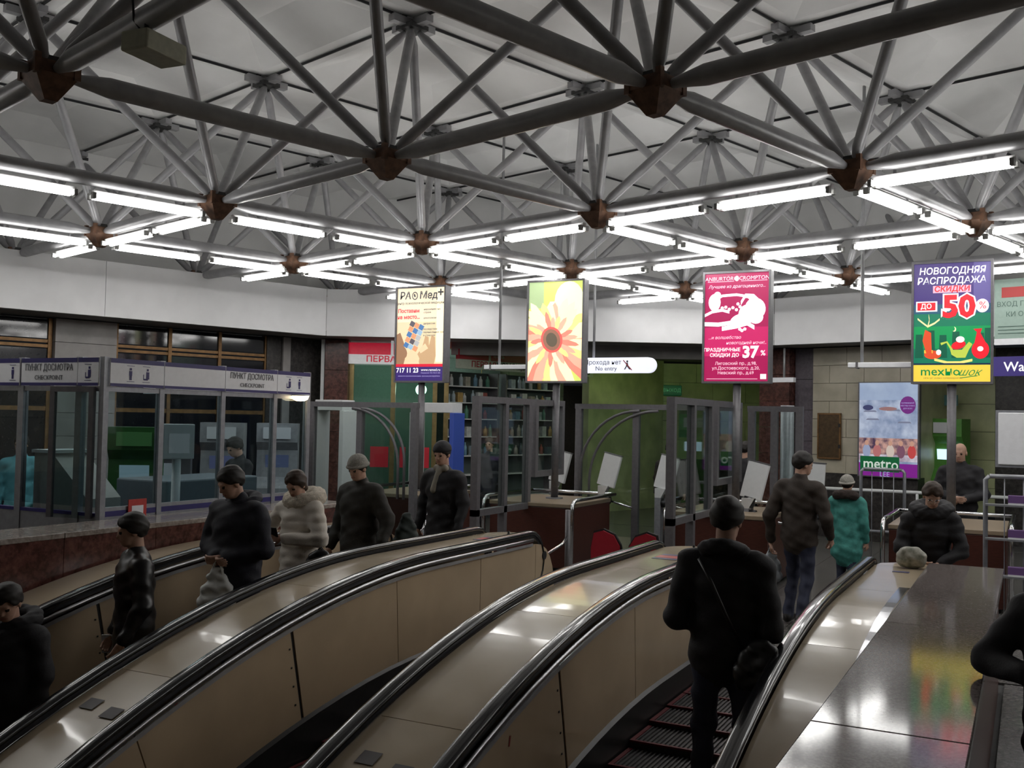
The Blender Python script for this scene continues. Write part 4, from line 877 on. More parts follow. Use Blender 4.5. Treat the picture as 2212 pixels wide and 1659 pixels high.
# 4: new year sale
_, a = lightbox(-0.89, 'light box with purple and green new year sale advert reading 50 percent')
a.rect(-PW, PW, 0, PH, E_('teal', (20, 112, 84)), 'backlit_sheet'); a.rect(-PW, PW, 0.98, PH, E_('violet', (62, 46, 110))); a.rect(-PW, PW, 0.86, 0.98, E_('blue_teal', (40, 84, 108))); a.rect(0.25, PW, 0.98, PH, E_('violet_lit', (92, 82, 140))); a.rect(-PW, PW, 0.42, 0.70, E_('green', (14, 140, 78)))
for x, h_ in ((-0.38, 0.05), (-0.24, 0.1), (-0.1, 0.04), (0.05, 0.08), (0.33, 0.06), (0.42, 0.12)): a.poly([(x-0.05, 0.30), (x+0.05, 0.30), (x+0.04, 0.55+h_), (x-0.04, 0.55+h_)], E_('dark_green', (12, 84, 62)))
a.txt('НОВОГОДНЯЯ', 0.118, W_, -0.0, 1.40, fat=0.004, shear=0.12, sx=0.93); a.txt('РАСПРОДАЖА', 0.118, W_, -0.01, 1.275, fat=0.004, shear=0.12, sx=0.93)
RD = E_('sale_red', (220, 28, 44)); GLOW = E_('glow_white', (250, 235, 238), 1.1)
a.rect(-0.22, 0.22, 1.125, 1.215, E_('glow_pink', (236, 170, 190))); a.txt('СКИДКИ', 0.095, RD, 0.0, 1.17, fat=0.006, shear=0.12)
a.rect(-0.42, -0.17, 0.89, 1.02, GLOW); a.rect(-0.405, -0.19, 0.905, 1.005, RD); a.txt('ДО', 0.085, W_, -0.30, 0.955, fat=0.003)
a.txt('50', 0.38, GLOW, 0.08, 0.935, fat=0.075); a.txt('50', 0.38, RD, 0.08, 0.935, fat=0.036); a.ell(0.35, 0.95, 0.075, 0.085, GLOW); a.txt('%', 0.13, RD, 0.355, 0.95)
a.ell(0.03, 0.66, 0.022, 0.03, E_('moon', (240, 236, 190))); a.ell(0.02, 0.665, 0.018, 0.026, E_('green', (0, 0, 0)))
a.ell(0.33, 0.40, 0.10, 0.115, RD); a.poly([(0.26, 0.47), (0.29, 0.62), (0.25, 0.66), (0.35, 0.665), (0.33, 0.61), (0.40, 0.47)], RD); a.ell(0.33, 0.41, 0.035, 0.032, E_('ivory', (0, 0, 0)))
SL = E_('sleigh', (176, 192, 74)); a.poly([(-0.12, 0.46), (-0.06, 0.49), (-0.02, 0.42), (0.0, 0.34), (0.06, 0.30), (0.16, 0.30), (0.20, 0.40), (0.24, 0.47), (0.20, 0.50), (0.12, 0.40), (0.02, 0.40), (-0.05, 0.51), (-0.13, 0.49)], SL)
a.ell(0.08, 0.46, 0.085, 0.05, RD, 0.3); a.ell(0.1, 0.53, 0.05, 0.04, E_('ivory', (0, 0, 0))); a.ell(-0.22, 0.34, 0.10, 0.055, E_('gift_orange', (206, 74, 40))); a.ell(-0.15, 0.37, 0.03, 0.035, E_('ivory', (0, 0, 0))); a.rect(-0.32, -0.22, 0.36, 0.40, E_('gold', (230, 180, 60)))
a.poly([(-0.34, 0.52), (-0.29, 0.34), (-0.23, 0.34), (-0.24, 0.62), (-0.31, 0.66)], E_('gift_orange', (0, 0, 0))); a.many([band([(-0.40, 0.80), (-0.33, 0.74), (-0.28, 0.70)], 0.012), band([(-0.28, 0.70), (-0.26, 0.78), (-0.27, 0.84)], 0.02), band([(-0.28, 0.70), (-0.2, 0.74), (-0.14, 0.79)], 0.012)], E_('cream_print', (240, 218, 160)), 'branches')
a.poly(band([(-0.2, 0.28), (-0.05, 0.24), (0.1, 0.24), (0.24, 0.27)], 0.016), E_('runner', (226, 214, 120))); a.rect(-PW, PW, 0.215, 0.232, E_('night', (24, 30, 62)))
a.rect(-PW, PW, 0, 0.21, E_('sale_yellow', (226, 196, 70))); a.txt('mexнo', 0.155, E_('logo_green', (14, 128, 66)), -0.13, 0.125, fat=0.003, sx=1.05); a.txt('шок', 0.13, E_('logo_green', (0, 0, 0)), 0.20, 0.115, shear=0.5); a.poly([(0.10, 0.04), (0.30, 0.07), (0.30, 0.08), (0.10, 0.05)], E_('logo_green', (0, 0, 0)))
a.txt('сеть цифровых супермаркетов', 0.03, E_('olive_ink', (130, 116, 50)), -0.1, 0.045)

# ------------------------------------------------------------------ hanging direction signs on rods
def rods(r, xs, z0, z1):
    for x in xs: B().tube([(x, 0, z0), (x, 0, z1)], 0.022, M_TUBE, 8).obj('rod', r)
hs = tag(empty('hanging_sign', (-6.0, 15.5, 0)), 'lit white pill-shaped hanging sign reading No entry', 'sign')
n = 12; zc, hh = 3.04, 0.125
pill = [(0.55+hh*math.cos(t), zc+hh*math.sin(t)) for t in np.linspace(-math.pi/2, math.pi/2, n)]+[(-0.75+hh*math.cos(t), zc+hh*math.sin(t)) for t in np.linspace(math.pi/2, 1.5*math.pi, n)]
B().prism(pill, -0.05, 0.05, emitter('sign_lit', srgb(222, 224, 238), 0.95)).obj('body', hs); rods(hs, (-0.4,), zc+hh, CEIL+0.3)
SK = mat('sign_ink', (0.09, 0.09, 0.10), 0.5)
text('Прохода нет', 0.105, SK, hs, (-0.22, -0.053, zc+0.045)); text('No entry', 0.10, SK, hs, (-0.16, -0.053, zc-0.055))
pg = B().lathe([(0, 0.001), (0.018, 0)], SK, 10, (0, 0, 0)); pg.obj('pictogram_head', hs, (0.205, -0.053, zc+0.06), (R(90), 0, 0))
B().prism([(0.185, zc+0.04), (0.215, zc+0.04), (0.225, zc-0.01), (0.265, zc-0.07), (0.24, zc-0.07), (0.20, zc-0.02), (0.17, zc-0.07), (0.15, zc-0.07), (0.185, zc-0.01)], -0.053, -0.05, SK).obj('pictogram', hs)
B().prism([(0.13, zc+0.075), (0.14, zc+0.085), (0.29, zc-0.075), (0.28, zc-0.085)], -0.055, -0.05, RD if False else mat('sign_red', (0.4, 0.05, 0.06), 0.5)).obj('red_slash', hs)
for (x, x0, x1, rx, lab) in ((-7.2, -7.68, -6.55, -7.44, 'white bar-shaped hanging sign on a rod next to the flower light box'), (-1.75, -2.17, -1.2, -2.0, 'white bar-shaped hanging sign on a rod next to the sale light box')):
    r = tag(empty('hanging_sign', (x, 14.15, 0)), lab, 'sign'); B().box(x0-x, x1-x, -0.07, 0.07, 2.91, 2.98, M_SIGNW, 0.01).obj('bar', r); B().box(x0-x+0.1, x0-x+0.13, -0.075, 0.075, 2.90, 2.985, M_FRAME).obj('clip', r); rods(r, (rx-x,), 2.98, CEIL+0.3)
r = tag(empty('hanging_sign', (-4.2, 20.1, 0), R(-17.35)), 'short pale sign bar in front of the red granite pillar', 'sign'); B().box(-0.3, 0.32, -0.4, -0.3, 2.94, 3.03, M_SIGNW).obj('bar', r); rods(r, (0.1,), 3.03, 3.6); r.children[-1].location.y = -0.35

# ------------------------------------------------------------------ metro poster and right-hand recess
po = tag(empty('wall_poster', (-2.31, rY(-2.31)-0.14, 0), R(-17.35)), 'tall lit poster with metro plate and purple band on the marble wall', 'poster')
pa = Art(po); PW, PH = 0.55, 10.0
def pm(name, c1, c2, sc): return mat('poster_'+name, c1, 0.4, nscale=sc, col2=c2, emit=0.55, detail=6)
B().box(-0.58, 0.58, -0.08, 0.0, 1.20, 2.96, M_FRAME).obj('case', po)
pa.rect(-0.55, 0.55, 1.22, 2.94, pm('banquet', srgb(176, 186, 206), srgb(120, 136, 168), 5.0), 'backlit_sheet')
pa.rect(-0.55, 0.55, 2.62, 2.94, pm('ceiling', srgb(160, 176, 200), srgb(130, 148, 180), 2.0)); pa.rect(-0.55, 0.55, 1.56, 1.92, pm('crowd', srgb(190, 150, 140), srgb(70, 50, 76), 9.0)); pa.rect(-0.55, 0.55, 1.50, 1.62, pm('tablecloth', srgb(214, 216, 226), srgb(150, 130, 150), 6.0)); pa.rect(-0.55, 0.55, 1.22, 1.46, E_('purple_band', (118, 30, 130), .8))
[pa.poly([(x-0.12, z), (x+0.14, z), (x+0.11, z+0.03), (x-0.09, z+0.03)], E_('plate_grey', (120, 126, 150), .7)) for x, z in ((-0.3, 2.25), (0.3, 2.2), (-0.35, 2.40), (0.1, 2.42))]; pa.ell(0.0, 2.46, 0.17, 0.035, E_('flowers', (150, 110, 110), .7)); pa.ell(-0.38, 2.48, 0.1, 0.05, E_('dark_blue', (54, 58, 100), .7))
pa.ell(0.37, 2.53, 0.145, 0.16, E_('purple_disc', (104, 30, 116), .8))
for t, z in (('кулинарный', 2.57), ('мастер-класс', 2.52), ('для всех', 2.47)): pa.txt(t, 0.04, E_('lilac', (0, 0, 0)), 0.37, z)
for x, c in ((-0.4, (150, 160, 190)), (-0.2, (180, 110, 110)), (0.05, (206, 190, 180)), (0.25, (120, 80, 100)), (0.45, (190, 70, 70))): pa.ell(x, 1.68, 0.075, 0.12, E_('guest_%d' % c[0], c, .7)); pa.ell(x, 1.83, 0.035, 0.05, E_('face', (196, 150, 130), .7))
pa.rect(-0.52, 0.22, 1.30, 1.58, E_('metro_green', (10, 84, 46), .8)); pa.txt('metr', 0.27, E_('metro_letter', (186, 196, 186), .9), -0.20, 1.44, fat=0.008); pa.ell(0.14, 1.41, 0.062, 0.066, E_('metro_letter', (0, 0, 0))); pa.ell(0.14, 1.41, 0.035, 0.038, E_('metro_green', (0, 0, 0)))
pa.txt('LEE', 0.13, E_('lilac', (0, 0, 0)), -0.05, 1.255)
terminal((-1.35, rY(-1.35)+0.75, 0), R(-17), (0.10, 0.30, 0.05), 'bright green cash machine with lit screen in the recess beside the metro poster', 2.3, (0.55, 0.75, 0.95), 1.2)
for x0, x1, z0, z1, lab in ((-0.35, 0.35, 2.55, 2.75, 'wide teal notice strip above the green cash machine'), (-0.35, -0.05, 1.9, 2.5, 'upright teal notice beside the green cash machine')):
    tag(B().box(x0, x1, -0.02, 0.0, z0, z1, mat('teal_notice', (0.10, 0.25, 0.25), 0.5, noise=0.2)).obj('notice_board', None, (-1.55, rY(-1.55)+1.15, 0), (0, 0, R(-17.35))), lab, 'notice')
wo = tag(empty('way_out_sign', (-0.1, 16.9, 0), R(-17.35)), 'purple sign with white letters reading Way out', 'sign')
B().box(-0.45, 1.4, -0.05, 0.03, 2.93, 3.22, emitter('wayout_purple', srgb(52, 40, 104), 0.8)).obj('board', wo); text('Way out', 0.20, E_('white', (0, 0, 0)), wo, (0.10, -0.055, 3.06), fat=0.004)
B().tube([(0.6, 0, 3.22), (0.6, 0, 3.6)], 0.02, M_TUBE, 8).obj('rod', wo)
gb = tag(empty('route_board', (0.2, 16.3, 0), R(-17.35)), 'pale green information board hung at the fascia behind the sale light box', 'board')
B().box(-0.7, 1.6, -0.03, 0.03, 3.45, 4.32, mat('board_green', (0.34, 0.46, 0.40), 0.5, noise=0.06)).box(-0.7, 1.6, -0.035, 0.035, 3.36, 3.45, M_SIGNW).obj('board', gb)
text('ВХОД ГРИЗОВ', 0.10, mat('board_ink', (0.10, 0.17, 0.14), 0.5), gb, (-0.31, -0.034, 3.95)); text('КИ О', 0.10, MATS['board_ink'], gb, (-0.42, -0.034, 3.80)); B().box(-0.6, -0.28, -0.034, -0.03, 4.05, 4.2, mat('board_red', (0.5, 0.05, 0.05), 0.5)).obj('red_mark', gb)
for z in (3.62, 3.57, 3.52): B().box(-0.65, 0.8, -0.034, -0.03, z, z+0.012, MATS['board_ink']).obj('rule_line', gb)
rc = tag(empty('pendant_lamp', (0.15, 17.8, 3.6)), 'green-tinged funnel lamp behind the way out sign', 'lamp')
B().lathe([(0.02, 0), (0.02, -0.25), (0.03, -0.40), (0.20, -0.62), (0.03, -0.55)], M_DARKM, 14).obj('shade', rc); B().lathe([(0.0, -0.645), (0.15, -0.625), (0.0, -0.60)], emitter('pendant_glow', (0.55, 1.0, 0.5), 9.0), 14).obj('bulb', rc)
ws = tag(empty('notice_stand', (-0.10, 13.3, 0)), 'blank white notice board on a stand behind the newspaper rack', 'notice stand')
B().box(-0.24, 0.36, -0.02, 0.02, 1.72, 2.33, M_SIGNW, 0.01).obj('board', ws); B().box(-0.27, 0.39, 0.0, 0.03, 1.69, 2.36, M_BOOTHF).obj('frame', ws); B().tube([(0.06, 0.03, 0), (0.06, 0.03, 1.72)], 0.025, M_BOOTHF, 8).lathe([(0.2, 0), (0.2, 0.02), (0.0, 0.03)], M_BOOTHF, 14, (0.06, 0.03, 0)).obj('post', ws)
def rack(x, y, w_, zt, papers, label):
    r = tag(empty('newspaper_rack', (x, y, 0)), label, 'rack')
    for s in (0, w_): B().tube([(s, 0, 0), (s, 0, zt-0.04), (s+(0.04 if s == 0 else -0.04), 0, zt)], 0.025, M_BOOTHF, 8).obj('post', r)
    B().tube([(0.04, 0, zt), (w_-0.04, 0, zt)], 0.025, M_BOOTHF, 8).obj('top_tube', r)
    for k in range(3): B().tube([(w_*(k+1)/4, 0.02, 0.1), (w_*(k+1)/4, 0.02, zt)], 0.007, M_BOOTHF, 6).obj('wire', r)
    for k, z in enumerate((0.55, 0.95, 1.32)[:3 if papers else 1]):
        B().box(0.0, w_, -0.12, 0.02, z-0.02, z, M_BOOTHF).obj('tray', r)
        if papers: tag(B().box(-0.15, 0.15, -0.05, 0.05, 0, 0.10, mat('paper_purple', (0.16, 0.08, 0.24), 0.6), 0.004).box(-0.15, 0.15, -0.052, -0.05, 0.0, 0.02, M_SIGNW).obj('newspaper_pile', None, (x+w_*0.5, y-0.05, z)), 'pile of purple free newspapers on the '+('lowest', 'middle', 'upper')[k]+' tray of the rack', 'newspapers', 'newspaper piles')
    return r
rack(-2.33, 16.5, 0.63, 1.48, False, 'empty metal newspaper rack below the metro poster')
rack(-0.44, 12.4, 0.75, 1.62, True, 'metal rack with purple newspapers beneath the blank notice board')
# chrome stanchion and box beyond the parapet
st = tag(empty('chrome_stanchion', (-0.105, 3.75, 0)), 'polished chrome stanchion standing against the granite parapet', 'stanchion')
B().lathe([(0.05, 0), (0.05, 0.9), (0.062, 0.92), (0.062, 0.95), (0.05, 0.97), (0.0, 0.985)], M_CHROME, 18).obj('post', st); B().lathe([(0.08, 0), (0.08, 0.02), (0.05, 0.03)], M_CHROME, 18).obj('base', st)
dkb = tag(B().box(0.03, 0.5, 4.0, 4.4, 0, 0.74, mat('dark_red_case', (0.06, 0.012, 0.012), 0.5, noise=0.2), 0.015).box(0.03, 0.5, 4.0, 4.4, 0.745, 0.76, M_SIGNW).obj('storage_box'), 'dark red box with pale rim behind the granite parapet', 'box')

# ------------------------------------------------------------------ people: distance-field bodies turned into one closed skin
def rotm(yaw=0.0, pitch=0.0, roll=0.0):
    return np.array(Matrix.Rotation(yaw, 3, 'Z') @ Matrix.Rotation(pitch, 3, 'X') @ Matrix.Rotation(roll, 3, 'Y'))
class Prim:
    """tapered capsule or ellipsoid with a cloth/skin label; sy squashes front to back"""
    def __init__(s, kind, a, b=None, r=0.05, r2=None, lab='skin', sy=1.0, rot=None, neg=False):
        s.k = kind; s.a = np.array(a, float); s.b = np.array(b if b is not None else a, float); s.r = r; s.r2 = r if r2 is None else r2
        s.lab = lab; s.sy = sy; s.rot = rot; s.neg = neg
    def d(s, P):
        if s.k == 'e':
            q = P-s.a
            if s.rot is not None: q = q @ s.rot
            rr = np.array(s.r); k0 = np.linalg.norm(q/rr, axis=-1); k1 = np.linalg.norm(q/(rr*rr), axis=-1)+1e-9
            return k0*(k0-1.0)/k1
        q = P.copy(); a, b = s.a.copy(), s.b.copy()
        if s.sy != 1.0:
            yc = (a[1]+b[1])/2; q[..., 1] = yc+(q[..., 1]-yc)/s.sy; a[1] = yc+(a[1]-yc)/s.sy; b[1] = yc+(b[1]-yc)/s.sy
        ab = b-a; L = (ab*ab).sum()+1e-12; t = np.clip(((q-a) @ ab)/L, 0, 1)
        return (np.linalg.norm(q-a-t[..., None]*ab, axis=-1)-(s.r+(s.r2-s.r)*t))*min(1.0, s.sy)
    def box(s):
        if s.k == 'e': m = max(s.r); return s.a-m, s.a+m
        m = max(s.r, s.r2); return np.minimum(s.a, s.b)-m, np.maximum(s.a, s.b)+m
def wrinkle(P, amp, seed=0):
    x, y, z = P[..., 0], P[..., 1], P[..., 2]
    return amp*(np.sin(31*z+9*x+seed)*np.sin(17*x-7*y+2.1*seed)+0.6*np.sin(53*z-21*y+3*seed)*np.sin(29*x+12*z+seed))
def surf(prims, h, k=0.03, post=None, pad=0.03):
    pos = [p for p in prims if not p.neg]
    lo = np.min([p.box()[0] for p in pos], 0)-pad; hi = np.max([p.box()[1] for p in pos], 0)+pad
    n = np.ceil((hi-lo)/h).astype(int)+1
    P = np.stack(np.meshgrid(*[lo[i]+h*np.arange(n[i]) for i in range(3)], indexing='ij'), -1)
    F = None
    for p in prims:
        if p.neg: continue
        bl, bh = p.box(); i0 = np.maximum(((bl-lo)/h).astype(int)-6, 0); i1 = np.minimum(((bh-lo)/h).astype(int)+7, n)
        if F is None: F = np.full(tuple(n), 0.25)
        sl = tuple(slice(i0[i], i1[i]) for i in range(3)); d = p.d(P[sl]); f = F[sl]
        m = np.clip(0.5+0.5*(f-d)/k, 0, 1); F[sl] = f*(1-m)+d*m-k*m*(1-m)
    for p in prims:
        if p.neg: F = np.maximum(F, -p.d(P))
    if post is not None: F = post(P, F)
    S = F < 0; idx = -np.ones(tuple(n-1), int)
    c = [F[a:n[0]-1+a, b:n[1]-1+b, e:n[2]-1+e] for a in (0, 1) for b in (0, 1) for e in (0, 1)]
    off = [(a, b, e) for a in (0, 1) for b in (0, 1) for e in (0, 1)]
    neg = np.stack([q < 0 for q in c], 0).sum(0); act = (neg > 0) & (neg < 8); ii = np.argwhere(act); idx[act] = np.arange(len(ii))
    cv = np.stack([q[act] for q in c], 1); acc = np.zeros((len(ii), 3)); cnt = np.zeros(len(ii))
    for u in range(8):
        for v in range(u+1, 8):
            if sum(abs(off[u][t]-off[v][t]) for t in range(3)) != 1: continue
            m = (cv[:, u] < 0) != (cv[:, v] < 0); t = cv[m, u]/(cv[m, u]-cv[m, v])
            acc[m] += np.array(off[u])+t[:, None]*(np.array(off[v])-np.array(off[u])); cnt[m] += 1
    V = lo+h*(ii+acc/cnt[:, None]); faces = []
    for ax in range(3):
        o1, o2 = [t for t in range(3) if t != ax]
        sl0 = [slice(1, n[t]-1) for t in range(3)]; sl1 = list(sl0); sl0[ax] = slice(0, n[ax]-1); sl1[ax] = slice(1, n[ax])
        A = S[tuple(sl0)]; Bq = S[tuple(sl1)]; e = np.argwhere(A != Bq)
        if len(e) == 0: continue
        flip = A[tuple(e.T)]; base = e.copy(); base[:, o1] += 1; base[:, o2] += 1
        def cell(d1, d2):
            q = base.copy(); q[:, o1] -= d1; q[:, o2] -= d2; return idx[tuple(q.T)]
        quad = np.stack([cell(1, 1), cell(0, 1), cell(0, 0), cell(1, 0)], 1)
        if ax == 1: flip = ~flip
        quad[~flip] = quad[~flip][:, ::-1]; faces.append(quad)
    Fq = np.concatenate(faces); Fq = Fq[(Fq >= 0).all(1)]
    return V, Fq
def label_mats(V, Fq, prims, table, slots):
    C_ = V[Fq].mean(1); D = np.stack([p.d(C_)+(0.5 if p.neg else 0) for p in prims], 1); w_ = D.argmin(1)
    return [slots.index(table[prims[i].lab]) for i in w_]
HAND = {}
SKIN = mat('skin', (0.56, 0.34, 0.25), 0.5, noise=0.12, nscale=30); LIP = mat('lip', (0.42, 0.19, 0.15), 0.5); EYE = mat('eye_dark', (0.03, 0.02, 0.018), 0.2); SHOE = mat('shoe_black', (0.015, 0.014, 0.014), 0.4, noise=0.3)
HAIRD = mat('hair_dark', (0.016, 0.012, 0.010), 0.6, noise=0.4, nscale=50, stretch=(1, 1, 0.2)); HAIRB = mat('hair_brown', (0.055, 0.030, 0.018), 0.6, noise=0.4, nscale=50, stretch=(1, 1, 0.2))
def mesh_from(name, parts, slots, smooth=True):
    """parts: list of (V, F, material indices) joined into one mesh"""
    vs = []; fs = []; mi = []; k = 0
    for V, Fq, m in parts: vs.append(V); fs.append(Fq+k); mi += m; k += len(V)
    V = np.concatenate(vs); Fq = np.concatenate(fs); me = bpy.data.meshes.new(name)
    me.vertices.add(len(V)); me.vertices.foreach_set('co', V.ravel()); me.loops.add(len(Fq)*4); me.loops.foreach_set('vertex_index', Fq.ravel().astype(np.int32))
    me.polygons.add(len(Fq)); me.polygons.foreach_set('loop_start', np.arange(0, len(Fq)*4, 4, dtype=np.int32)); me.polygons.foreach_set('loop_total', np.full(len(Fq), 4, dtype=np.int32))
    for m in slots: me.materials.append(m)
    me.polygons.foreach_set('material_index', np.array(mi, dtype=np.int32)); me.polygons.foreach_set('use_smooth', np.ones(len(Fq), dtype=bool)); me.update(calc_edges=True); me.validate(); return me
def hand_prims(w, fwd, nrm, curl, s, right, lab='skin'):
    """palm, four unequal curled fingers and a thumb leaving the side of the palm"""
    fwd = np.array(fwd, float); fwd /= np.linalg.norm(fwd); nrm = np.array(nrm, float); nrm -= fwd*(nrm @ fwd); nrm /= np.linalg.norm(nrm)+1e-9
    sd = np.cross(fwd, nrm)*(1 if right else -1); w = np.array(w, float); out = [Prim('c', w-fwd*0.05*s, w+fwd*0.02*s, 0.026*s, 0.027*s, lab)]
    for q in (-0.024, -0.008, 0.008, 0.024): out.append(Prim('c', w+fwd*0.02*s+sd*q*0.7*s, w+fwd*0.085*s+sd*q*s, 0.016*s, 0.0125*s, lab))
    for q, ln in ((-0.027, 0.062), (-0.009, 0.074), (0.009, 0.070), (0.027, 0.054)):
        b = w+fwd*0.087*s+sd*q*1.05*s; a1, a2 = curl*0.7, curl*1.7
        m = b+(fwd*math.cos(a1)+nrm*math.sin(a1))*ln*0.5*s; e = m+(fwd*math.cos(a2)+nrm*math.sin(a2))*ln*0.5*s
        out += [Prim('c', b, m, 0.0098*s, 0.0088*s, lab), Prim('c', m, e, 0.0088*s, 0.0072*s, lab)]
    t0 = w+fwd*0.025*s-sd*0.028*s; t1 = t0+(fwd*0.62-sd*0.6+nrm*0.35)*0.045*s; t2 = t1+(fwd*0.85-sd*0.1+nrm*0.45)*0.034*s
    return out+[Prim('c', t0, t1, 0.0145*s, 0.0115*s, lab), Prim('c', t1, t2, 0.011*s, 0.0085*s, lab)]
def person(label, loc, heading, H=1.75, jacket=None, trousers=None, hair=HAIRD, hat=None, hood=None, hem=0.80, flare=0.0, bulk=1.0, puff=0.0, arms=None, head=(0, 0), legs=None, lean=0.0, shoes=SHOE, h=0.015, seed=0, hands=True, glove=None, brim=None, glasses=False, long_hair=False, bald=False, scarf=None, face_detail=True):
    s = H/1.75; J = 'jacket'; T = 'trousers'
    sh = lambda x, y, z: (x*s, (y+lean*max(0, z-0.95))*s, z*s)
    A = arms or (((-0.24, -0.02, 1.13), (-0.25, 0.06, 0.87)), ((0.24, -0.02, 1.13), (0.25, 0.06, 0.87)))
    Lg = legs or (((-0.10, 0.02, 0.49), (-0.10, 0.0, 0.09)), ((0.10, 0.02, 0.49), (0.10, 0.0, 0.09)))
    b = bulk
    body = [Prim('c', sh(0, 0, 1.0), sh(0, 0.01, 1.26), 0.155*s*b, 0.180*s*b, J, 0.70), Prim('c', sh(-0.145, 0, 1.385), sh(0.145, 0, 1.385), 0.083*s*b, 0.083*s*b, J, 0.9), Prim('c', sh(0, 0.0, 1.02), sh(0, 0.0, hem+0.06), 0.165*s*b, (0.175+flare)*s*b, J, 0.74),
            Prim('c', sh(0, -0.01, 1.44), sh(0, 0.0, 1.485), 0.078*s*min(b, 1.1), 0.066*s*min(b, 1.1), J, 0.95)]
    for k, (el, wr) in enumerate(A):
        sx = -1 if k == 0 else 1; S0 = sh(sx*0.198, 0, 1.38)
        body += [Prim('c', S0, sh(*el), 0.070*s*b, 0.060*s*b, J), Prim('c', sh(*el), sh(*wr), 0.058*s*b, 0.044*s*b, J)]
    for k, (kn, an) in enumerate(Lg):
        sx = -1 if k == 0 else 1
        body += [Prim('c', (sx*0.088*s, 0, 0.92*s), (kn[0]*s, kn[1]*s, kn[2]*s), 0.092*s, 0.068*s, T), Prim('c', (kn[0]*s, kn[1]*s, kn[2]*s), (an[0]*s, an[1]*s, an[2]*s), 0.066*s, 0.055*s, T),
                 Prim('c', (an[0]*s, (an[1]-0.035)*s, (an[2]-0.045)*s), (an[0]*s*1.08, (an[1]+0.15)*s, (an[2]-0.05)*s), 0.046*s, 0.038*s, 'shoe')]
    def post(P, F):
        z = P[..., 2]/s; F = F+(wrinkle(P, 0.0065, seed)+0.004*np.abs(np.sin(26*z+14*P[..., 0]*np.sin(seed)+9*P[..., 1])))*(F > -0.03)
        if puff: F = F-puff*np.abs(np.sin(z*math.pi/0.085))*((z > hem-0.02) & (z < 1.45))
        return F
    V, Fq = surf(body, h, 0.035*s, post)
    slots = [jacket, trousers, shoes, SKIN, LIP, EYE]+([glove] if glove else []); tb = {'jacket': jacket, 'trousers': trousers, 'shoe': shoes, 'skin': SKIN, 'lip': LIP, 'eye': EYE, 'glove': glove}
    parts = [(V, Fq, label_mats(V, Fq, body, tb, slots))]
    # head turned and tilted on the neck
    M3 = rotm(R(head[0]), R(-head[1])); pv = np.array(sh(0, 0.0, 1.50)); hc = pv+M3 @ np.array((0, 0.02*s, 0.135*s))
    def hp(x, y, z): return hc+M3 @ (np.array((x, y, z))*s)
    E = lambda c, r, l='skin': Prim('e', hp(*c), r=tuple(q*s for q in r), lab=l, rot=M3)
    hd = [E((0, -0.012, 0.028), (0.074, 0.092, 0.088)), E((0, 0.024, -0.02), (0.060, 0.068, 0.092)), E((0, 0.040, -0.078), (0.045, 0.046, 0.034)), Prim('c', sh(0, -0.01, 1.42), hp(0, -0.02, -0.06), 0.058*s, 0.055*s, 'skin'),
          Prim('c', hp(0, 0.086, 0.010), hp(0, 0.099, -0.030), 0.008*s, 0.0125*s, 'skin'), Prim('c', hp(-0.034, 0.078, 0.022), hp(0.034, 0.078, 0.022), 0.011*s, 0.011*s, 'skin'),
          E((-0.074, -0.012, -0.012), (0.010, 0.021, 0.031)), E((0.074, -0.012, -0.012), (0.010, 0.021, 0.031)), Prim('c', hp(-0.018, 0.084, -0.062), hp(0.018, 0.084, -0.062), 0.0060*s, 0.0060*s, 'lip'),
          E((-0.030, 0.080, -0.002), (0.0125, 0.010, 0.008), 'eye'), E((0.030, 0.080, -0.002), (0.0125, 0.010, 0.008), 'eye')]
    V, Fq = surf(hd, 0.0085 if face_detail else 0.014, 0.012*s); parts.append((V, Fq, label_mats(V, Fq, hd, tb, slots)))
    if hands:
        for k, (el, wr) in enumerate(A):
            w = np.array(sh(*wr)); f = w-np.array(sh(*el)); f /= np.linalg.norm(f); inn = np.array((1.0 if k == 0 else -1.0, 0.25, 0.0))
            hpz = hand_prims(w+f*0.03*s, f, inn, 0.75, s, k == 1, 'glove' if glove else 'skin'); V, Fq = surf(hpz, 0.0065, 0.006*s, pad=0.02); parts.append((V, Fq, label_mats(V, Fq, hpz, tb, slots)))
    me = mesh_from('person', parts, slots); root = link('person', me, None, loc, (0, 0, -R(heading))); tag(root, label, 'person')
    mw = Matrix.Translation(loc) @ Matrix.Rotation(-R(heading), 4, 'Z')
    HAND[label] = [mw @ Vector(sh(*(np.array(wr)+0.075*(np.array(wr)-np.array(el))/np.linalg.norm(np.array(wr)-np.array(el))))) for el, wr in A]
    def cap(nm, grow, plane, m, low=None, extra=(), g=0.009, rag=0.0):
        pr_ = [E((0, -0.014, 0.030), (0.074+grow, 0.092+grow, 0.088+grow))]+list(extra); iM = M3
        def pst(P, F):
            q = ((P-hc) @ iM)/s; G = (plane[0]+plane[1]*q[..., 1]-q[..., 2]+rag*np.sin(70*q[..., 0]+seed)*np.sin(43*q[..., 1]+2*seed))*s*0.8
            m = np.clip(0.5+0.5*(G-F)/0.022, 0, 1); F = F*(1-m)+G*m+0.022*m*(1-m)
            return F+wrinkle(P*2.6, 0.0016+0.12*rag, seed+1)
        V, Fq = surf(pr_, g, 0.012*s, pst); return link(nm, mesh_from(nm, [(V, Fq, [0]*len(Fq))], [m]), root)
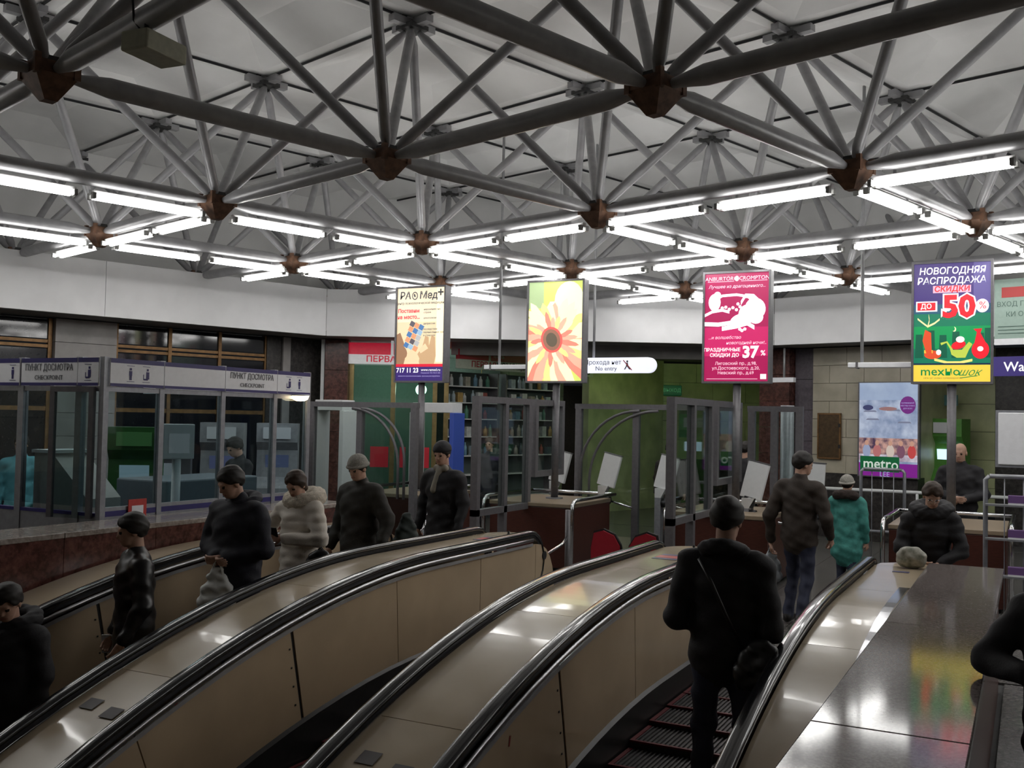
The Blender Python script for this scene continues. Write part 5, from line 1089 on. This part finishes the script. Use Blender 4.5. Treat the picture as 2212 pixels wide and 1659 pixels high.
    if hat is not None:
        cap('knit_hat', 0.022, (0.022, 0.10), hat)
        if brim is not None:
            pts = [hp(0.092*math.cos(t), -0.014+0.110*math.sin(t), 0.026+0.010*math.sin(t)) for t in np.linspace(0, 2*math.pi, 25)]
            B().tube([tuple(p) for p in pts], 0.016*s, brim, 8).obj('hat_brim', root)
        if not bald: cap('hair', 0.012, (-0.045, 0.9), hair, rag=0.01)
    elif not bald:
        cap('hair', 0.022, (-0.012, 0.70) if not long_hair else (-0.03, 1.1), hair, extra=[E((0, -0.05, -0.05), (0.075, 0.06, 0.09))] if long_hair else (), rag=0.014)
    if hood is not None:
        hm, hr, wd = hood; ring = []; 
        for t in np.linspace(0, 2*math.pi, 22, endpoint=False): ring.append(Prim('e', sh(wd*1.05*math.cos(t), -0.055+wd*0.92*math.sin(t), 1.475-0.030*math.sin(t)), r=(hr*s,)*3))
        V, Fq = surf(ring, 0.011, 0.02, lambda P, F: F+wrinkle(P*2.6, 0.005, seed+4)); link('hood', mesh_from('hood', [(V, Fq, [0]*len(Fq))], [hm]), root)
    if scarf is not None:
        V, Fq = surf([Prim('c', sh(0.0, 0.075, 1.46), sh(0.03, 0.125, 1.26), 0.035*s, 0.04*s), Prim('c', sh(-0.05, 0.05, 1.48), sh(0.05, 0.05, 1.48), 0.04*s, 0.04*s)], 0.011, 0.02); link('scarf', mesh_from('scarf', [(V, Fq, [0]*len(Fq))], [scarf]), root)
    if glasses:
        for sx in (-1, 1):
            pts = [tuple(hp(sx*0.031+0.022*math.cos(t), 0.100, -0.004+0.015*math.sin(t))) for t in np.linspace(0, 2*math.pi, 13)]; B().tube(pts, 0.0022, M_CHROME, 6).obj('spectacles', root)
    return root
def cloth(name, c, n=0.3, rough=0.75): return mat('cloth_'+name, c, rough, noise=n, nscale=7, bump=0.15, bscale=90)
BLK = cloth('black', (0.018, 0.017, 0.021)); NAVY = cloth('navy', (0.018, 0.019, 0.030)); JEAN = cloth('jeans', (0.028, 0.034, 0.068)); BRN = cloth('brown', (0.040, 0.028, 0.021)); OLV = cloth('olive', (0.022, 0.019, 0.014)); WHT = cloth('offwhite', (0.78, 0.72, 0.64), 0.08)
FURW = mat('fur_cream', (0.80, 0.72, 0.60), 0.95, noise=0.25, nscale=60, bump=0.8, bscale=140); GREYK = mat('knit_grey', (0.36, 0.345, 0.31), 0.9, noise=0.3, nscale=80, bump=0.5, bscale=160); LEATH = mat('leather_black', (0.014, 0.013, 0.014), 0.35, noise=0.3)
TEAL = mat('teal_pattern', (0.06, 0.30, 0.26), 0.7, nscale=16, col2=(0.035, 0.19, 0.17), bump=0.2); TURQ = cloth('turquoise', (0.10, 0.33, 0.38), 0.15); FURD = mat('fur_dark', (0.05, 0.035, 0.03), 0.95, noise=0.4, nscale=60, bump=0.8, bscale=140)
def step_z(Y):
    y = -1.33+0.4*math.floor((Y+1.33)/0.4); return (zh(y-0.16)-1.0 if y+0.39 < 8.3 else -0.005)+0.014
# descending queue on the left escalator
person('person in dark hooded jacket with head bowed, below the boy on the escalator', (-5.74, 4.36, step_z(4.36)), 165, 1.64, BLK, BLK, hood=(BLK, 0.055, 0.11), bulk=1.2, head=(15, 25), seed=1, hem=0.72)
person('young person in dark leather jacket looking sideways on the descending escalator', (-5.74, 5.36, step_z(5.36)), 212, 1.73, LEATH, BLK, head=(-5, 8), seed=2, bulk=1.15, arms=(((-0.27, 0.0, 1.12), (-0.26, 0.12, 0.90)), ((0.25, -0.02, 1.12), (0.22, 0.10, 0.88))))
person('man in navy jacket looking down and holding a white carrier bag', (-5.72, 6.39, step_z(6.39)), 180, 1.80, NAVY, BLK, head=(-22, 24), seed=3, bulk=1.25, hem=0.78, hood=(NAVY, 0.045, 0.10), arms=(((-0.27, 0.0, 1.10), (-0.04, 0.17, 1.05)), ((0.29, 0.0, 1.12), (0.06, 0.17, 1.05))))
person('woman in cream quilted coat with a big fur collar, hand on the handrail', (-5.78, 7.25, step_z(7.25)), 185, 1.66, WHT, BLK, hair=HAIRB, head=(8, 28), seed=4, bulk=1.10, puff=0.010, hem=0.50, flare=0.02, hood=(FURW, 0.075, 0.13), long_hair=True, arms=(((-0.30, 0.04, 1.12), (-0.06, 0.25, 1.13)), ((0.38, 0.02, 1.17), (0.53, 0.12, 1.09))))
person('man in grey knitted hat and dark olive jacket with blue jeans', (-5.78, 8.17, step_z(8.17)), 190, 1.75, OLV, JEAN, hat=GREYK, brim=GREYK, head=(4, 18), seed=5, bulk=1.28, hem=0.80, arms=(((-0.33, -0.03, 1.13), (-0.37, 0.08, 0.95)), ((0.29, -0.02, 1.10), (0.28, 0.12, 0.86))))
person('man in long black overcoat and black knitted hat with a light scarf', (-5.80, 9.76, 0.0), 185, 1.87, BLK, BLK, hat=BLK, head=(6, 12), seed=6, bulk=1.08, hem=0.45, flare=0.03, scarf=cloth('scarf', (0.32, 0.29, 0.24)), arms=(((-0.26, 0.0, 1.12), (-0.26, 0.10, 0.88)), ((0.26, -0.02, 1.12), (0.27, 0.05, 0.86))))
# going up and through the gates on the right
person('man in black jacket and dark jeans riding up with a shoulder bag, seen from behind', (-1.60, 5.95, step_z(5.95)), -6, 1.84, BLK, JEAN, head=(-8, 6), seed=7, bulk=1.14, hem=0.86, h=0.013, hood=(BLK, 0.04, 0.095), arms=(((-0.262, -0.05, 1.08), (-0.14, 0.20, 1.02)), ((0.262, -0.05, 1.06), (0.18, 0.22, 1.0))), legs=(((-0.11, 0.02, 0.49), (-0.12, -0.04, 0.09)), ((0.12, 0.03, 0.49), (0.14, 0.02, 0.09))))
person('man in brown jacket and dark jeans walking through the gate, head turned right', (-2.22, 11.25, 0.0), 12, 1.84, BRN, JEAN, head=(-35, 8), seed=8, bulk=1.12, hem=0.84, arms=(((-0.29, -0.08, 1.10), (-0.30, -0.02, 0.84)), ((0.29, -0.02, 1.10), (0.27, 0.14, 0.90))), legs=(((-0.10, 0.10, 0.52), (-0.10, -0.02, 0.10)), ((0.10, -0.02, 0.49), (0.11, -0.20, 0.14))))
person('child in patterned teal coat and fluffy grey hat walking away', (-1.99, 12.95, 0.0), 8, 1.53, TEAL, JEAN, hat=GREYK, brim=mat('fluffy_white', (0.42, 0.40, 0.36), 0.95, bump=0.8, bscale=140), head=(0, -4), seed=9, bulk=1.15, hem=0.66, flare=0.02, hood=(FURD, 0.06, 0.115), legs=(((-0.09, 0.08, 0.50), (-0.09, -0.02, 0.09)), ((0.09, -0.02, 0.49), (0.10, -0.16, 0.12))))
person('woman with glasses in dark padded coat bending over the balustrade end', (-0.80, 10.02, 0.0), 178, 1.66, BLK, BLK, hair=HAIRB, head=(10, 26), seed=10, bulk=1.06, puff=0.006, hood=(FURD if False else BLK, 0.07, 0.13), glasses=True, lean=0.12, hem=0.70, arms=(((-0.27, 0.10, 1.10), (-0.10, 0.26, 1.0)), ((0.27, 0.08, 1.10), (0.10, 0.26, 1.02))))
person('tall bald man in black jacket with hands held together behind the lamp pole', (-0.86, 15.4, 0.0), 188, 1.93, BLK, BLK, bald=True, head=(0, 10), seed=11, bulk=1.16, hem=0.80, arms=(((-0.28, 0.04, 1.12), (-0.05, 0.26, 1.05)), ((0.28, 0.04, 1.12), (0.02, 0.27, 1.08))))
person('person in black coat leaning an arm on the granite parapet', (0.17, 5.25, 0.0), 188, 1.66, BLK, BLK, head=(0, 10), seed=12, bulk=1.25, hem=0.70, arms=(((-0.27, 0.06, 1.14), (-0.18, 0.26, 1.05)), ((0.36, 0.04, 1.14), (0.16, 0.24, 1.12))))
# people further off, behind glass
person('person in turquoise jacket inside the checkpoint booth area', (-12.1, 9.25, 0.0), 150, 1.78, TURQ, BLK, seed=13, bulk=1.15, h=0.02, face_detail=False)
person('person in black bent over papers behind the booth windows', (-9.36, 10.45, 0.0), 200, 1.83, BLK, BLK, seed=14, head=(0, 25), bulk=1.1, h=0.02, face_detail=False, arms=(((-0.28, 0.08, 1.12), (-0.1, 0.30, 1.1)), ((0.28, 0.08, 1.12), (0.1, 0.30, 1.1))))
person('person in dark clothes standing before the pharmacy shelves', (-8.95, 16.7, 0.0), 170, 1.77, NAVY, BLK, hair=HAIRB, seed=15, h=0.02, face_detail=False)
person('person in black jacket with red collar beyond the narrow gate', (-4.3, 17.2, 0.0), 20, 1.82, BLK, BLK, seed=16, h=0.02, face_detail=False, scarf=mat('cloth_red_collar', (0.5, 0.06, 0.04), 0.7))
person('person seen through the tall partition beyond the turnstiles', (-5.75, 17.6, 0.0), 160, 1.76, BRN, BLK, seed=17, h=0.02, face_detail=False)

# ------------------------------------------------------------------ bags
def sack(name, loc, w_, d_, h_, m, label, cat, rz=0.0, handles=True, seed=0, flat=False):
    e_ = (w_-d_)/2; pr_ = [Prim('c', (-e_*u, 0, d_*0.45+(h_-d_*0.5)*t), (e_*u, 0, d_*0.45+(h_-d_*0.5)*t), d_*q, d_*q, 'x') for t, u, q in ((0, 1, 0.45), (0.3, 0.95, 0.40), (0.55, 0.80, 0.30), (0.78, 0.55, 0.20), (0.95, 0.30, 0.11))]
    V, Fq = surf(pr_, 0.012, 0.05, lambda P, F: F+wrinkle(P*1.8, 0.006, seed)); r = link(name, mesh_from(name, [(V, Fq, [0]*len(Fq))], [m]), None, loc, (0, 0, rz)); tag(r, label, cat)
    if handles:
        for y in (-0.012, 0.012): B().tube([(-w_*0.14, y, h_*0.80), (-w_*0.08, y, h_*1.0), (0, y, h_*1.12), (w_*0.08, y, h_*1.0), (w_*0.14, y, h_*0.80)], 0.006, m, 6).obj('handle', r)
    return r
PLAST = mat('white_plastic_bag', (0.80, 0.82, 0.80), 0.4, noise=0.15, nscale=8)
def hung(key, k, h_, dx=0.0, dy=0.0):
    p = [v for q, v in HAND.items() if key in q][0][k]; return (p.x+dx, p.y+dy, p.z-h_*1.09)
sack('carrier_bag', hung('navy jacket', 1, 0.46), 0.36, 0.15, 0.46, PLAST, 'white plastic carrier bag hanging from the hand of the man in navy', 'bag', R(20), True, 1)
sack('handbag', (-5.39, 7.05, 0.77), 0.30, 0.12, 0.22, LEATH, 'black leather handbag hanging from the arm of the woman in cream', 'bag', R(15), True, 2)
sack('hand_luggage', hung('long black overcoat', 1, 0.34), 0.32, 0.13, 0.34, mat('dark_bag', (0.03, 0.03, 0.035), 0.4), 'dark bag in the hand of the man in the black overcoat', 'bag', R(10), True, 3)
sb = sack('shoulder_bag', (-1.35, 5.80, step_z(5.95)+0.78), 0.34, 0.15, 0.30, LEATH, 'black leather shoulder bag on the back of the man riding up', 'bag', R(-10), False, 4)
B().tube([(-0.10, -0.02, 0.24), (-0.18, -0.075, 0.42), (-0.26, -0.10, 0.60), (-0.36, -0.06, 0.72)], 0.012, LEATH, 6).obj('strap', sb); B().lathe([(0.0, 0.008), (0.014, 0.0)], M_CHROME, 10).obj('buckle', sb, (0.12, -0.075, 0.10), (R(90), 0, 0))
sack('paper_bag', hung('brown jacket', 0, 0.36), 0.26, 0.12, 0.36, mat('pale_blue_bag', (0.30, 0.33, 0.36), 0.5, noise=0.1), 'pale bag in the hand of the man in the brown jacket', 'bag', 0.3, True, 5)
sack('grocery_bag', (-0.90, 9.30, 0.947), 0.25, 0.15, 0.15, mat('crumpled_bag', (0.42, 0.40, 0.34), 0.45, noise=0.5, nscale=16, col2=(0.12, 0.13, 0.09)), 'crumpled white bag lying on the balustrade end before the woman', 'bag', 0.2, False, 6)
sack('backpack', (-5.46, 8.50, 0.75), 0.30, 0.20, 0.46, mat('backpack_green', (0.02, 0.03, 0.026), 0.7), 'dark backpack carried behind the man in the grey hat', 'bag', 0.9, False, 7)
tag(B().box(-0.05, 0.05, -0.006, 0.006, -0.07, 0.07, M_WHITE, 0.003).obj('folded_paper', None, tuple(Vector(hung('leather jacket', 1, 0.0))+Vector((0, 0, -0.03))), (0.2, 0, 0.6)), 'folded white paper in the hand of the young person in leather', 'paper')
tag(B().box(-0.035, 0.035, -0.005, 0.005, -0.075, 0.075, M_BLACK, 0.003).obj('mobile_phone', None, tuple(Vector(hung('fur collar', 0, 0.0))+Vector((-0.01, -0.02, 0.03))), (0.5, 0, 0.2)), 'black phone held by the woman in the cream coat', 'phone')
